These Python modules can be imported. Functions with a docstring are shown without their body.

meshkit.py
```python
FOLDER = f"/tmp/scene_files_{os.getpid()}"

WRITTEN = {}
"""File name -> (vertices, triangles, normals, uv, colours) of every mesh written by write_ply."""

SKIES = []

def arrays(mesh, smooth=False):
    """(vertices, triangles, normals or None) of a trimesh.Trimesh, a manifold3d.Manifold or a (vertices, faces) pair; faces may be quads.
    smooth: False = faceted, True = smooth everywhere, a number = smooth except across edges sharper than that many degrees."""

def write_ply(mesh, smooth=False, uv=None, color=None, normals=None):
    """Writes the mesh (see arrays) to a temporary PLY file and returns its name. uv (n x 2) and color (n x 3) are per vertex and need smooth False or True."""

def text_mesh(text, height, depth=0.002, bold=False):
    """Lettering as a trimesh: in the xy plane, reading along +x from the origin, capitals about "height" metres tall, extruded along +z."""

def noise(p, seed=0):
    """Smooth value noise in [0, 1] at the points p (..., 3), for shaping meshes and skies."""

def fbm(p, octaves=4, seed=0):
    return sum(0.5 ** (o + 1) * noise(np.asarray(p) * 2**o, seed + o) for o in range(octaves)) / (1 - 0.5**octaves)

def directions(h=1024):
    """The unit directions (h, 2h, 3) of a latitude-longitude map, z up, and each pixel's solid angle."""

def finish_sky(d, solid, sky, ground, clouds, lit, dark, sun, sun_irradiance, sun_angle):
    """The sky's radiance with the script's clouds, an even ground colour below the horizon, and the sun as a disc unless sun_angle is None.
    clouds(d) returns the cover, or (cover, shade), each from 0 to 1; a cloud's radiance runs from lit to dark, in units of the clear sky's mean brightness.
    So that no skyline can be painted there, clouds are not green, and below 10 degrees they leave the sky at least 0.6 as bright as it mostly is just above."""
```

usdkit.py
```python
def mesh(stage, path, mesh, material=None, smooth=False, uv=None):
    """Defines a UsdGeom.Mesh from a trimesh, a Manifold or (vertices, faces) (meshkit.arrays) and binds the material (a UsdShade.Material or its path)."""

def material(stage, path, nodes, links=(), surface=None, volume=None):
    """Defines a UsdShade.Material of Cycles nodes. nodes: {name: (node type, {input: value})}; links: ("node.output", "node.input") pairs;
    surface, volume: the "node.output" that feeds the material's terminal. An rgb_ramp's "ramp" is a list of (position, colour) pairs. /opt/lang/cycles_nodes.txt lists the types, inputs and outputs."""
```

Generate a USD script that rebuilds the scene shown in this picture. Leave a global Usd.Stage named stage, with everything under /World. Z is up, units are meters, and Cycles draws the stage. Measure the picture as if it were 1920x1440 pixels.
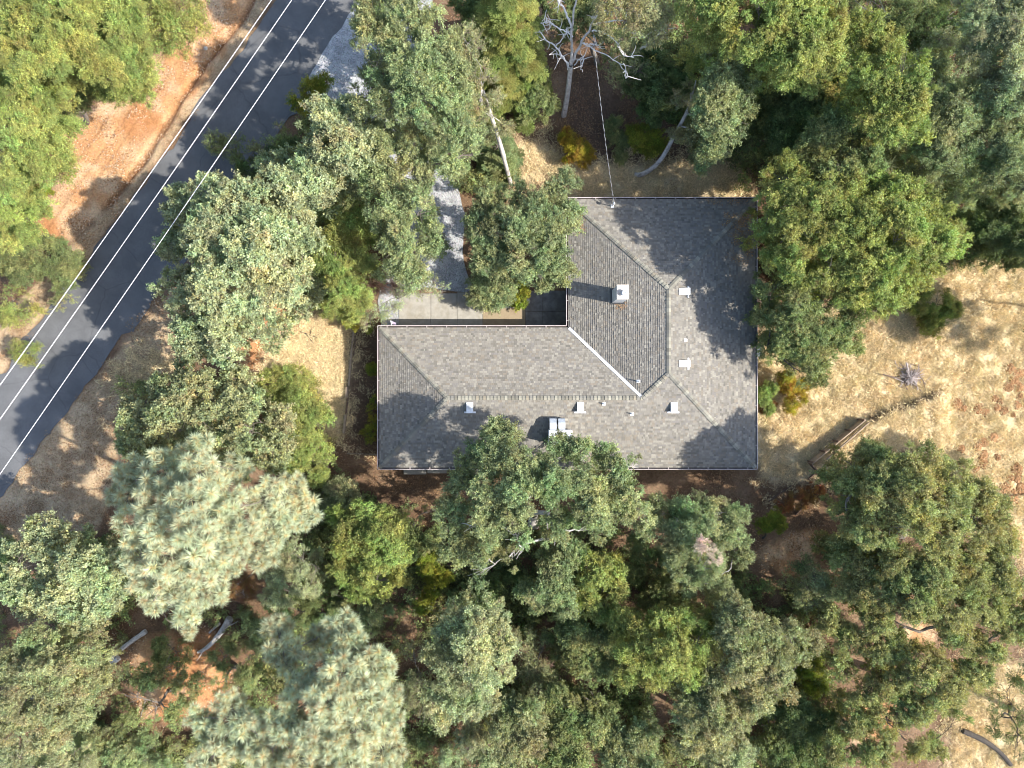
import math, numpy as np, trimesh, usdkit, meshkit
from pxr import Usd, UsdGeom, UsdLux, UsdShade, Gf, Sdf, Vt
from shapely.geometry import Polygon, box as sbox
from shapely.ops import triangulate
from scipy.ndimage import gaussian_filter, map_coordinates
from PIL import Image, ImageDraw

stage = Usd.Stage.CreateInMemory()
UsdGeom.SetStageUpAxis(stage, 'Z')
world = UsdGeom.Xform.Define(stage, '/World')
stage.SetDefaultPrim(world.GetPrim())
UsdGeom.Scope.Define(stage, '/World/Looks')

# ------------------------------------------------------------------ camera, sky, sun, exposure
H, F = 51.0, 1333.0                      # drone height (m) and focal length in photo pixels (1920 wide)
cam = UsdGeom.Camera.Define(stage, '/World/camera')
cam.CreateHorizontalApertureAttr(36.0)
cam.CreateVerticalApertureAttr(27.0)
cam.CreateFocalLengthAttr(36.0 * F / 1920)
cam.CreateClippingRangeAttr(Gf.Vec2f(0.5, 2000))
cam.AddTranslateOp().Set(Gf.Vec3d(0, 0, H))
cam.CreateExposureAttr(1.32)
SUN_AZ, SUN_EL = math.radians(103.0), math.radians(41.0)   # compass azimuth, elevation
sun_dir = np.array([math.sin(SUN_AZ) * math.cos(SUN_EL), math.cos(SUN_AZ) * math.cos(SUN_EL), math.sin(SUN_EL)])
sky_mat = usdkit.material(stage, '/World/Looks/sky', {
    's': ('sky_texture', {'sky_type': 'single_scattering', 'sun_disc': False, 'sun_elevation': SUN_EL,
                          'sun_rotation': math.atan2(sun_dir[0], sun_dir[1]), 'aerosol_density': 1.4}),
    'b': ('background_shader', {'strength': 0.15})}, [('s.color', 'b.color')], surface='b.background')
dome = UsdLux.DomeLight.Define(stage, '/World/sky')
UsdShade.MaterialBindingAPI.Apply(dome.GetPrim()).Bind(sky_mat)
dome.GetPrim().SetCustomDataByKey('kind', 'structure')
sun = UsdLux.DistantLight.Define(stage, '/World/sun')
sun.CreateIntensityAttr(1.0); sun.CreateNormalizeAttr(True); sun.CreateAngleAttr(0.53)
sun.CreateColorAttr(Gf.Vec3f(1.0, 0.955, 0.88))
z = sun_dir; x = np.cross([0, 0, 1.0], z); x /= np.linalg.norm(x); y = np.cross(z, x)
sun.AddTransformOp().Set(Gf.Matrix4d(*x, 0, *y, 0, *z, 0, 0, 0, 0, 1))

# ------------------------------------------------------------------ helpers
def W(px, py, h=0.0):
    """World point at height h seen at photo pixel (px, py)."""
    s = (H - h) / F
    return np.array([(px - 960) * s, (720 - py) * s, h])

def S(rpx, h=0.0):
    return rpx * (H - h) / F

used = {}
def numbered(parent, name):
    k = (parent, name)
    used[k] = used.get(k, -1) + 1
    return f'{parent}/{name}' if used[k] == 0 else f'{parent}/{name}_{used[k]:03d}'

def tag(p, label=None, cat=None, group=None, kind=None):
    p = p.GetPrim() if hasattr(p, 'GetPrim') else p
    for k, v in (('label', label), ('category', cat), ('group', group), ('kind', kind)):
        if v: p.SetCustomDataByKey(k, v)
    return p

def thing(name, label, cat, loc=(0, 0, 0), group=None, kind=None):
    x = UsdGeom.Xform.Define(stage, numbered('/World', name))
    x.AddTranslateOp().Set(Gf.Vec3d(*map(float, loc)))
    tag(x, label, cat, group, kind)
    x.origin = np.array(loc, float)
    ORI[str(x.GetPath())] = np.array(loc, float)
    return x
ORI = {'/World': np.zeros(3)}

def part(parent, name):
    x = UsdGeom.Xform.Define(stage, numbered(str(parent.GetPath()), name))
    ORI[str(x.GetPath())] = ORI[str(parent.GetPath())]
    return x

def obj(name, mesh, mat, parent=None, tint=None, smooth=False, label=None, kind=None):
    """One Mesh prim; the mesh is given in world coordinates and stored relative to its thing's base."""
    pp = str(parent.GetPath()) if parent is not None else '/World'
    v, f, n = meshkit.arrays(mesh, smooth)
    v = v - ORI[pp]
    m = usdkit.mesh(stage, numbered(pp, name), (v, f), mat)
    if n is not None:
        m.CreateNormalsAttr(Vt.Vec3fArray.FromNumpy(n.astype(np.float32))); m.SetNormalsInterpolation('vertex')
    if tint is not None:
        t = np.broadcast_to(np.asarray(tint, np.float32), (len(v), 3))
        UsdGeom.PrimvarsAPI(m).CreatePrimvar('tint', Sdf.ValueTypeNames.Color3fArray, 'vertex').Set(Vt.Vec3fArray.FromNumpy(np.ascontiguousarray(t)))
    ORI[str(m.GetPath())] = ORI[pp]
    tag(m, label, None, None, kind)
    return m

def cat(parts):
    """Joins (v, f) pairs."""
    vs, fs, n = [], [], 0
    for v, f in parts:
        v = np.asarray(v, float); f = np.asarray(f, int)
        if f.shape[1] == 4: f = np.vstack([f[:, [0, 1, 2]], f[:, [0, 2, 3]]])
        vs.append(v); fs.append(f + n); n += len(v)
    return np.vstack(vs), np.vstack(fs)

def bx(c, size, rot=None, bevel=0.0):
    """Box centred at c; bevel chamfers its edges through a hull."""
    s = np.asarray(size, float) / 2
    if bevel > 0:
        pts = []
        for k in range(3):
            d = s.copy() - bevel; d[k] = s[k]
            pts += [[a * d[0], b * d[1], e * d[2]] for a in (-1, 1) for b in (-1, 1) for e in (-1, 1)]
        h = trimesh.convex.convex_hull(np.array(pts))
        v, f = np.array(h.vertices), np.array(h.faces)
    else:
        b = trimesh.creation.box(2 * s); v, f = np.array(b.vertices), np.array(b.faces)
    if rot is not None: v = v @ np.asarray(rot).T
    return v + np.asarray(c), f

def rotz(a):
    c, s = math.cos(a), math.sin(a)
    return np.array([[c, -s, 0], [s, c, 0], [0, 0, 1.0]])

def beam(p, q, w, h, bevel=0.0):
    """Box beam from p to q (centre line), w wide, h high."""
    p, q = np.asarray(p, float), np.asarray(q, float)
    d = q - p; L = np.linalg.norm(d); d /= L
    side = np.cross([0, 0, 1.0], d)
    if np.linalg.norm(side) < 1e-6: side = np.array([1.0, 0, 0])
    side /= np.linalg.norm(side); up = np.cross(d, side)
    return bx((p + q) / 2, (L, w, h), np.stack([d, side, up], 1), bevel)

def tube(pts, rad, sides=7, cap=True):
    p = np.asarray(pts, float); r = np.broadcast_to(np.asarray(rad, float), (len(p),))
    t = np.gradient(p, axis=0); t /= np.linalg.norm(t, axis=1, keepdims=True) + 1e-9
    ref = np.array([0, 0, 1.0]) if abs(t[0, 2]) < 0.8 else np.array([1.0, 0, 0])
    a = np.cross(t, ref); a /= np.linalg.norm(a, axis=1, keepdims=True) + 1e-9
    b = np.cross(t, a)
    g = np.arange(sides) * 2 * np.pi / sides
    v = (p[:, None] + r[:, None, None] * (np.cos(g)[None, :, None] * a[:, None] + np.sin(g)[None, :, None] * b[:, None])).reshape(-1, 3)
    i, j = np.meshgrid(np.arange(len(p) - 1), np.arange(sides), indexing='ij'); k = (j + 1) % sides
    q = np.stack([i * sides + j, i * sides + k, (i + 1) * sides + k, (i + 1) * sides + j], -1).reshape(-1, 4)
    f = np.vstack([q[:, [0, 2, 1]], q[:, [0, 3, 2]]])
    if cap:
        v = np.vstack([v, p[0], p[-1]]); n = len(v)
        jj = np.arange(sides); kk = (jj + 1) % sides; e = (len(p) - 1) * sides
        f = np.vstack([f, np.stack([jj, kk, np.full(sides, n - 2)], 1), np.stack([e + kk, e + jj, np.full(sides, n - 1)], 1)])
    return v, f

def bez(p, q, bend, n=7):
    t = np.linspace(0, 1, n)[:, None]
    m = (np.asarray(p) + q) / 2 + bend
    return (1 - t) ** 2 * p + 2 * t * (1 - t) * m + t ** 2 * np.asarray(q)

# ------------------------------------------------------------------ materials
def mat(name, nodes, links, surface='p.BSDF'):
    return usdkit.material(stage, '/World/Looks/' + name, nodes, links, surface=surface)

def plain(name, col, rough=0.7, var=0.25, scale=6.0, bump=0.0, metallic=0.0, spec=0.4, dirt=None, dscale=1.5):
    """Paint, timber, metal and the like: a colour with mottling and optional stains."""
    n = {'g': ('geometry', {}), 'n': ('noise_texture', {'scale': scale, 'detail': 5.0, 'roughness': 0.65}),
         'r': ('rgb_ramp', {'ramp': [(0.25, tuple(np.array(col) * (1 - var))), (0.75, tuple(np.array(col) * (1 + var)))]}),
         'p': ('principled_bsdf', {'roughness': rough, 'metallic': metallic, 'specular_ior_level': spec})}
    l = [('g.position', 'n.vector'), ('n.fac', 'r.fac')]
    out = 'r.color'
    if dirt is not None:
        n['n2'] = ('noise_texture', {'scale': dscale, 'detail': 6.0, 'roughness': 0.7})
        n['m'] = ('map_range', {'from_min': 0.48, 'from_max': 0.72, 'clamp': True})
        n['x'] = ('mix', {'color2': dirt})
        l += [('g.position', 'n2.vector'), ('n2.fac', 'm.value'), ('m.result', 'x.fac'), (out, 'x.color1')]
        out = 'x.color'
    l.append((out, 'p.base_color'))
    if bump:
        n['b'] = ('bump', {'strength': bump, 'distance': 0.02})
        l += [('n.fac', 'b.height'), ('b.normal', 'p.normal')]
    return mat(name, n, l)

def leaf_mat(name, col, trans=0.28, rough=0.55, vary=0.3, hue=0.03, spec=0.3, patch=0.6):
    """Foliage: colour times the leaf's own tint, varied from bough to bough, with drier and fresher parts of a crown."""
    n = {'a': ('attribute', {'attribute': 'tint'}), 'x': ('mix', {'mix_type': 'multiply', 'fac': 1.0}), 'g': ('geometry', {}),
         'n': ('noise_texture', {'scale': 0.42, 'detail': 4.0, 'roughness': 0.7}),
         'k': ('rgb_ramp', {'ramp': [(0.3, tuple(np.array(col) * (1 - patch * np.array([0.3, 0.03, 0.33])))), (0.5, col), (0.68, tuple(np.array(col) * (1 + patch * np.array([0.42, 0.12, -0.12]))))]}),
         'o': ('object_info', {}), 'mv': ('map_range', {'to_min': 1 - vary, 'to_max': 1 + vary}),
         'w': ('white_noise_texture', {'dimensions': '1D'}), 'mh': ('map_range', {'to_min': 0.5 - hue, 'to_max': 0.5 + hue}),
         'h': ('hsv', {}), 'p': ('principled_bsdf', {'roughness': rough, 'specular_ior_level': spec}),
         't': ('translucent_bsdf', {}), 'y': ('mix', {'mix_type': 'multiply', 'fac': 1.0, 'color2': (1.35, 1.3, 0.6)}),
         'c': ('mix_closure', {'fac': trans})}
    l = [('g.position', 'n.vector'), ('n.fac', 'k.fac'), ('k.color', 'x.color2'), ('a.color', 'x.color1'), ('o.random', 'mv.value'), ('o.random', 'w.w'), ('w.value', 'mh.value'), ('mv.result', 'h.value'),
         ('mh.result', 'h.hue'), ('x.color', 'h.color'), ('h.color', 'p.base_color'), ('h.color', 'y.color1'), ('y.color', 't.color'),
         ('p.BSDF', 'c.closure1'), ('t.BSDF', 'c.closure2')]
    return mat(name, n, l, 'c.closure')

def tint_mat(name, col=(1, 1, 1), rough=0.85, grain=0.25, scale=40.0, spec=0.2, bump=0.0):
    n = {'a': ('attribute', {'attribute': 'tint'}), 'g': ('geometry', {}), 'n': ('noise_texture', {'scale': scale, 'detail': 4.0, 'roughness': 0.7}),
         'r': ('rgb_ramp', {'ramp': [(0.25, tuple(np.array(col) * (1 - grain))), (0.75, tuple(np.array(col) * (1 + grain)))]}),
         'x': ('mix', {'mix_type': 'multiply', 'fac': 1.0}), 'p': ('principled_bsdf', {'roughness': rough, 'specular_ior_level': spec})}
    l = [('g.position', 'n.vector'), ('n.fac', 'r.fac'), ('a.color', 'x.color1'), ('r.color', 'x.color2'), ('x.color', 'p.base_color')]
    if bump:
        n['b'] = ('bump', {'strength': bump, 'distance': 0.02}); l += [('n.fac', 'b.height'), ('b.normal', 'p.normal')]
    return mat(name, n, l)

LEAF = {
    'bright': leaf_mat('leaf_yellow_green', (0.235, 0.288, 0.092)),
    'fresh': leaf_mat('leaf_fresh_green', (0.19, 0.232, 0.1)),
    'sage': leaf_mat('leaf_sage', (0.29, 0.34, 0.2), spec=0.4),
    'olive': leaf_mat('leaf_olive', (0.25, 0.275, 0.15)),
    'khaki': leaf_mat('leaf_khaki', (0.24, 0.27, 0.115)),
    'grey': leaf_mat('leaf_grey_green', (0.225, 0.28, 0.145)),
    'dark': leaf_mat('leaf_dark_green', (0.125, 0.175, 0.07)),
    'pine': leaf_mat('pine_needle', (0.42, 0.47, 0.31), trans=0.12, vary=0.2, hue=0.012, patch=0.3, spec=0.4),
    'cedar': leaf_mat('cedar_spray', (0.22, 0.25, 0.07)),
    'yellow': leaf_mat('leaf_yellow', (0.27, 0.23, 0.03), hue=0.04),
    'lime': leaf_mat('leaf_lime', (0.2, 0.24, 0.035)),
    'rust': leaf_mat('leaf_rust', (0.22, 0.12, 0.05), hue=0.03),
    'dead': leaf_mat('leaf_dead', (0.3, 0.2, 0.15), trans=0.1),
    'pale': leaf_mat('leaf_pale_dry', (0.5, 0.42, 0.34), trans=0.1),
}
BARK = plain('bark_grey', (0.17, 0.145, 0.12), 0.9, 0.4, 9.0, 0.6, spec=0.15)
BARK_PALE = plain('bark_pale', (0.48, 0.44, 0.4), 0.85, 0.3, 7.0, 0.5, spec=0.2, dirt=(0.16, 0.14, 0.12), dscale=2.5)
BARK_DARK = plain('bark_dark', (0.07, 0.06, 0.05), 0.9, 0.4, 9.0, 0.6, spec=0.15)

# ------------------------------------------------------------------ ground
def mask(polys, blur, base=0):
    """Soft mask of pixel-space outlines on the ground plane, sampled later in world space."""
    im = Image.new('L', (700, 560), 0); d = ImageDraw.Draw(im)
    for p in polys:
        d.polygon([((a + 440) / 4, (b + 400) / 4) for a, b in p], fill=255)
    return gaussian_filter(np.asarray(im, float) / 255, blur / 4)

def sample(m, X, Y):
    s = F / H
    px, py = X * s + 960, 720 - Y * s
    return map_coordinates(m, [(py + 400) / 4, (px + 440) / 4], order=1, mode='nearest')

road_l = [(745, -300), (626, -140), (522, 0), (345, 238), (165, 480), (10, 690), (-160, 920), (-400, 1245)]
road_r = [(940, -300), (820, -140), (716, 0), (530, 240), (352, 480), (165, 722), (0, 930), (-180, 1160), (-430, 1480)]
ROAD = road_l + road_r[::-1]
DRIVE = [(735, -70), (678, -5), (590, 130), (575, 205), (690, 275), (745, 330), (770, 400), (740, 470), (712, 520), (716, 612), (748, 612), (748, 545), (900, 545), (872, 500), (872, 392), (856, 330), (838, 285), (800, 200), (770, 120), (790, 40), (840, -70)]
HOUSE = [(725, 625), (1060, 625), (1060, 385), (1400, 385), (1400, 866), (725, 866)]
m_road = mask([ROAD], 7)
m_flat = mask([ROAD, DRIVE, HOUSE, [(740, 540), (1070, 540), (1070, 640), (740, 640)]], 16)
m_red = mask([[(395, -60), (520, -60), (440, 100), (330, 225), (200, 390), (90, 470), (55, 430), (130, 350), (110, 190), (230, 200), (300, 90)], [(590, 1240), (640, 1240), (660, 1330), (560, 1400)], [(260, 1190), (420, 1180), (440, 1300), (400, 1350), (260, 1350)], [(1420, 1040), (1560, 960), (1500, 1110)], [(1700, 1150), (1760, 1150), (1740, 1230), (1690, 1200)], [(1590, 1290), (1700, 1290), (1680, 1380), (1600, 1400)], [(470, 500), (560, 560), (470, 700), (300, 560)]], 20)
m_shoulder = mask([[(500, -60), (545, -60), (440, 110), (330, 250), (160, 490), (0, 700), (-160, 920), (-230, 880), (0, 600), (120, 480), (250, 340), (420, 110)], [(300, 580), (352, 520), (330, 700), (250, 760), (120, 860), (60, 960), (60, 1060), (-60, 1100), (-60, 960), (160, 730)], [(0, 900), (150, 760), (330, 650), (260, 760), (230, 870), (200, 960), (160, 1010), (0, 1030)]], 9)
m_straw = mask([[(1412, 640), (1500, 600), (1620, 560), (1700, 520), (1790, 480), (2100, 480), (2300, 700), (2300, 1100), (1930, 1080), (1840, 960), (1700, 830), (1560, 900), (1420, 900)], [(560, 590), (660, 590), (650, 800), (640, 860), (590, 760), (480, 680)], [(1050, 310), (1400, 310), (1400, 372), (1050, 372)], [(950, 270), (1040, 270), (1040, 340), (950, 340)], [(1800, 1260), (2200, 1200), (2200, 1700), (1750, 1700)], [(240, 660), (330, 660), (300, 760), (230, 760)]], 22)
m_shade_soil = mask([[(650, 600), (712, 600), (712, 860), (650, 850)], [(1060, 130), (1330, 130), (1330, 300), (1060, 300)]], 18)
m_drive = mask([DRIVE], 6)
WALL_LINE = np.array([W(*p)[:2] for p in [(1500, 893), (1522, 872), (1627, 787), (1760, 733)]])

def seg_dist(X, Y, line):
    best = np.full(X.shape, 1e9); sgn = np.zeros(X.shape)
    for a, b in zip(line[:-1], line[1:]):
        d = b - a; L2 = d @ d
        t = np.clip(((X - a[0]) * d[0] + (Y - a[1]) * d[1]) / L2, 0, 1)
        qx, qy = a[0] + t * d[0], a[1] + t * d[1]
        ds = np.hypot(X - qx, Y - qy)
        c = d[0] * (Y - a[1]) - d[1] * (X - a[0])
        up = ds < best
        best[up] = ds[up]; sgn[up] = np.sign(c)[up]
    return best, sgn

RILL = np.array([W(*p)[:2] for p in [(490, -30), (455, 35), (432, 62), (405, 95), (385, 118), (365, 150), (340, 185), (318, 225), (290, 265), (270, 300), (240, 335), (205, 380)]])
RISE = 0.62
def ground_z(X, Y):
    X, Y = np.asarray(X, float), np.asarray(Y, float)
    P = np.stack([X, Y, X * 0], -1)
    flat = np.clip(sample(m_flat, X, Y) * 1.6, 0, 1)
    zz = ((meshkit.fbm(P * 0.22, 3, 3) - 0.5) * 0.35 + (meshkit.fbm(P * 1.7, 3, 9) - 0.5) * 0.11) * (1 - flat)
    d, s = seg_dist(X, Y, WALL_LINE)
    # the raised field south-east of the low retaining wall
    along = np.clip((X - WALL_LINE[0][0]) / 2.0, 0, 1) * np.clip((W(1785, 730)[0] - X) / 1.4, 0, 1)
    rise = np.where(s < 0, np.clip(d / 0.16, 0, 1) * np.exp(-np.maximum(d - 2, 0) / 7.0), 0) * along
    zz = zz + RISE * rise
    # eroded rill on the red bank
    d2, s2 = seg_dist(X, Y, RILL)
    wob = 0.16 + 0.12 * meshkit.noise(P * 1.1, 5)
    zz = zz - 0.3 * np.exp(-(d2 / wob) ** 2)
    bank = np.clip(sample(m_red, X, Y), 0, 1) * (X < -12)
    zz = zz + np.where(s2 > 0, np.clip(d2 - 1, 0, 5) * 0.12, 0) * bank
    # rough clods around the yard's leafy soil
    return zz - 0.03 * np.clip(sample(m_road, X, Y) * 2, 0, 1) - 0.02 * flat

def axis(lo, hi, step, far):
    core = np.arange(lo, hi + 1e-6, step)
    out = [hi]; d = step
    while out[-1] < far:
        d *= 1.35; out.append(out[-1] + d)
    neg = [lo]; d = step
    while neg[-1] > -far:
        d *= 1.35; neg.append(neg[-1] - d)
    return np.concatenate([np.array(neg[1:])[::-1], core, out[1:]])
gx, gy = axis(-40, 41, 0.2, 600), axis(-30, 30, 0.2, 600)
GX, GY = np.meshgrid(gx, gy)
GZ = ground_z(GX, GY)
gv = np.stack([GX, GY, GZ], -1).reshape(-1, 3)
ny, nx = GX.shape
ii, jj = np.meshgrid(np.arange(ny - 1), np.arange(nx - 1), indexing='ij')
q = np.stack([ii * nx + jj, ii * nx + jj + 1, (ii + 1) * nx + jj + 1, (ii + 1) * nx + jj], -1).reshape(-1, 4)
P3 = np.stack([GX, GY, GX * 0], -1)
nz1 = meshkit.fbm(P3 * 0.9, 4, 21)[..., None]; nz2 = meshkit.fbm(P3 * 2.6, 3, 33)[..., None]; nz3 = meshkit.fbm(P3 * 0.3, 3, 44)[..., None]
def mixc(a, b, w): return a * (1 - w) + np.asarray(b) * w
def sharp(m, k=0.35, n=nz1): return np.clip((sample(m, GX, GY)[..., None] + (n - 0.5) * k * 2 - 0.5) * 3 + 0.5, 0, 1)
col = np.broadcast_to(np.array([0.17, 0.107, 0.065]), P3.shape).copy()
col = mixc(col, [0.26, 0.175, 0.11], np.clip((nz1 - 0.45) * 4, 0, 1) * 0.8)
col = mixc(col, [0.10, 0.062, 0.04], np.clip((nz3 - 0.52) * 5, 0, 1) * 0.6)
straw = mixc(np.broadcast_to([0.60, 0.48, 0.285], P3.shape), [0.5, 0.38, 0.215], np.clip((nz2 - 0.5) * 4, 0, 1) * 0.22)
straw = mixc(straw, [0.66, 0.55, 0.36], np.clip((nz1 - 0.55) * 5, 0, 1) * 0.25)
col = mixc(col, straw, sharp(m_straw, 0.18))
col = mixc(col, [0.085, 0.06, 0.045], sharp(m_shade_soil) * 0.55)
red = mixc(np.broadcast_to([0.47, 0.255, 0.12], P3.shape), [0.58, 0.41, 0.25], np.clip((nz1 - 0.42) * 4, 0, 1) * 0.85)
red = mixc(red, [0.38, 0.165, 0.065], np.clip((nz3 - 0.5) * 6, 0, 1) * 0.75)
col = mixc(col, red, sharp(m_red))
sh = mixc(np.broadcast_to([0.42, 0.31, 0.19], P3.shape), [0.27, 0.185, 0.11], np.clip((nz2 - 0.5) * 4, 0, 1) * 0.6)
col = mixc(col, sh, sharp(m_shoulder, 0.3))
d2, _ = seg_dist(GX, GY, RILL)
col = mixc(col, [0.2, 0.09, 0.04], np.exp(-(d2 / 0.18) ** 2)[..., None] * 0.8)
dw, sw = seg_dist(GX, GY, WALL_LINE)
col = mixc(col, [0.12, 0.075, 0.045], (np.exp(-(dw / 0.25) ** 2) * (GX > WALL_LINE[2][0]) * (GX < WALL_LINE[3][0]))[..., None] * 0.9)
soil = mat('forest_soil', {
    'a': ('attribute', {'attribute': 'tint'}), 'g': ('geometry', {}),
    'n': ('noise_texture', {'scale': 7.0, 'detail': 8.0, 'roughness': 0.75}), 'v': ('voronoi_texture', {'scale': 11.0}),
    'r': ('rgb_ramp', {'ramp': [(0.25, (0.5, 0.48, 0.45)), (0.5, (1, 1, 1)), (0.75, (1.4, 1.38, 1.35))]}),
    'hv': ('hsv', {'saturation': 0.25, 'value': 1.0}), 'mv': ('mix', {'mix_type': 'mix', 'fac': 0.3, 'color1': (1, 1, 1)}),
    'x': ('mix', {'mix_type': 'multiply', 'fac': 1.0}), 'x2': ('mix', {'mix_type': 'multiply', 'fac': 1.0}),
    'b': ('bump', {'strength': 0.7, 'distance': 0.06}), 'p': ('principled_bsdf', {'roughness': 0.95, 'specular_ior_level': 0.1})},
    [('g.position', 'n.vector'), ('g.position', 'v.vector'), ('n.fac', 'r.fac'), ('a.color', 'x.color1'), ('r.color', 'x.color2'),
     ('v.color', 'hv.color'), ('hv.color', 'mv.color2'), ('x.color', 'x2.color1'), ('mv.color', 'x2.color2'), ('x2.color', 'p.base_color'),
     ('n.fac', 'b.height'), ('b.normal', 'p.normal')])
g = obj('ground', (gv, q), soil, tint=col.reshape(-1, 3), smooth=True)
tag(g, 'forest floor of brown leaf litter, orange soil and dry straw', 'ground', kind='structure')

def sheet(poly_px, z0, step=0.7, ragged=0.0):
    """A ground sheet cut to an outline, densified so that it can be slightly uneven."""
    P = Polygon([W(a, b)[:2] for a, b in poly_px]).buffer(0)
    if ragged:
        e = np.array(P.segmentize(0.35).exterior.coords)[:-1]; e3 = np.column_stack([e, e[:, 0] * 0])
        e = e + ragged * np.column_stack([meshkit.fbm(e3 * 0.7, 4, 61) - 0.5, meshkit.fbm(e3 * 0.7, 4, 62) - 0.5])
        P = Polygon(e).buffer(0)
    x0, y0, x1, y1 = P.bounds
    vs, fs = [], []
    for cx in np.arange(x0, x1, step):
        for cy in np.arange(y0, y1, step):
            c = sbox(cx, cy, cx + step, cy + step).intersection(P)
            for gq in getattr(c, 'geoms', [c]):
                if gq.geom_type != 'Polygon' or gq.area < 1e-6: continue
                pts = np.array(gq.exterior.coords)[:-1]
                vs.append(pts); fs.append(len(pts))
    V, Fc, n = [], [], 0
    for pts in vs:
        a = pts[:, 0] * np.roll(pts[:, 1], -1) - np.roll(pts[:, 0], -1) * pts[:, 1]
        if a.sum() < 0: pts = pts[::-1]
        V.append(pts); k = len(pts)
        Fc += [(n, n + i, n + i + 1) for i in range(1, k - 1)]; n += k
    V = np.vstack(V)
    zz = z0 + 0.02 * (meshkit.fbm(np.stack([V[:, 0], V[:, 1], V[:, 0] * 0], -1) * 0.3, 2, 7) - 0.5)
    return np.column_stack([V, zz]), np.array(Fc)

asphalt = mat('asphalt', {
    'g': ('geometry', {}), 'n': ('noise_texture', {'scale': 22.0, 'detail': 8.0, 'roughness': 0.85}),
    'n2': ('noise_texture', {'scale': 0.5, 'detail': 5.0, 'roughness': 0.6}), 'v': ('voronoi_texture', {'scale': 0.22, 'feature': 'distance_to_edge'}),
    'nd': ('noise_texture', {'scale': 1.4, 'detail': 4.0}), 'vm': ('mix', {'mix_type': 'linear_light', 'fac': 0.25}),
    'r': ('rgb_ramp', {'ramp': [(0.3, (0.06, 0.06, 0.062)), (0.55, (0.12, 0.12, 0.12)), (0.75, (0.185, 0.184, 0.182))]}),
    'r2': ('rgb_ramp', {'ramp': [(0.3, (0.8, 0.8, 0.8)), (0.7, (1.2, 1.2, 1.2))]}), 'rc': ('rgb_ramp', {'ramp': [(0.0, (0.6, 0.6, 0.6)), (0.006, (0.85, 0.85, 0.85)), (0.01, (1, 1, 1))]}),
    'x': ('mix', {'mix_type': 'multiply', 'fac': 1.0}), 'x2': ('mix', {'mix_type': 'multiply', 'fac': 0.6}),
    'b': ('bump', {'strength': 0.35, 'distance': 0.01}), 'p': ('principled_bsdf', {'roughness': 0.85, 'specular_ior_level': 0.3})},
    [('g.position', 'n.vector'), ('g.position', 'n2.vector'), ('g.position', 'nd.vector'), ('g.position', 'vm.color1'), ('nd.color', 'vm.color2'), ('vm.color', 'v.vector'),
     ('n.fac', 'r.fac'), ('n2.fac', 'r2.fac'), ('v.distance', 'rc.fac'), ('r.color', 'x.color1'), ('r2.color', 'x.color2'), ('x.color', 'x2.color1'), ('rc.color', 'x2.color2'),
     ('x2.color', 'p.base_color'), ('n.fac', 'b.height'), ('b.normal', 'p.normal')])
rd = obj('road', sheet(ROAD, 0.012, 1.2, 1.3), asphalt)
tag(rd, 'grey asphalt road running diagonally at left', 'road', kind='structure')
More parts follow.
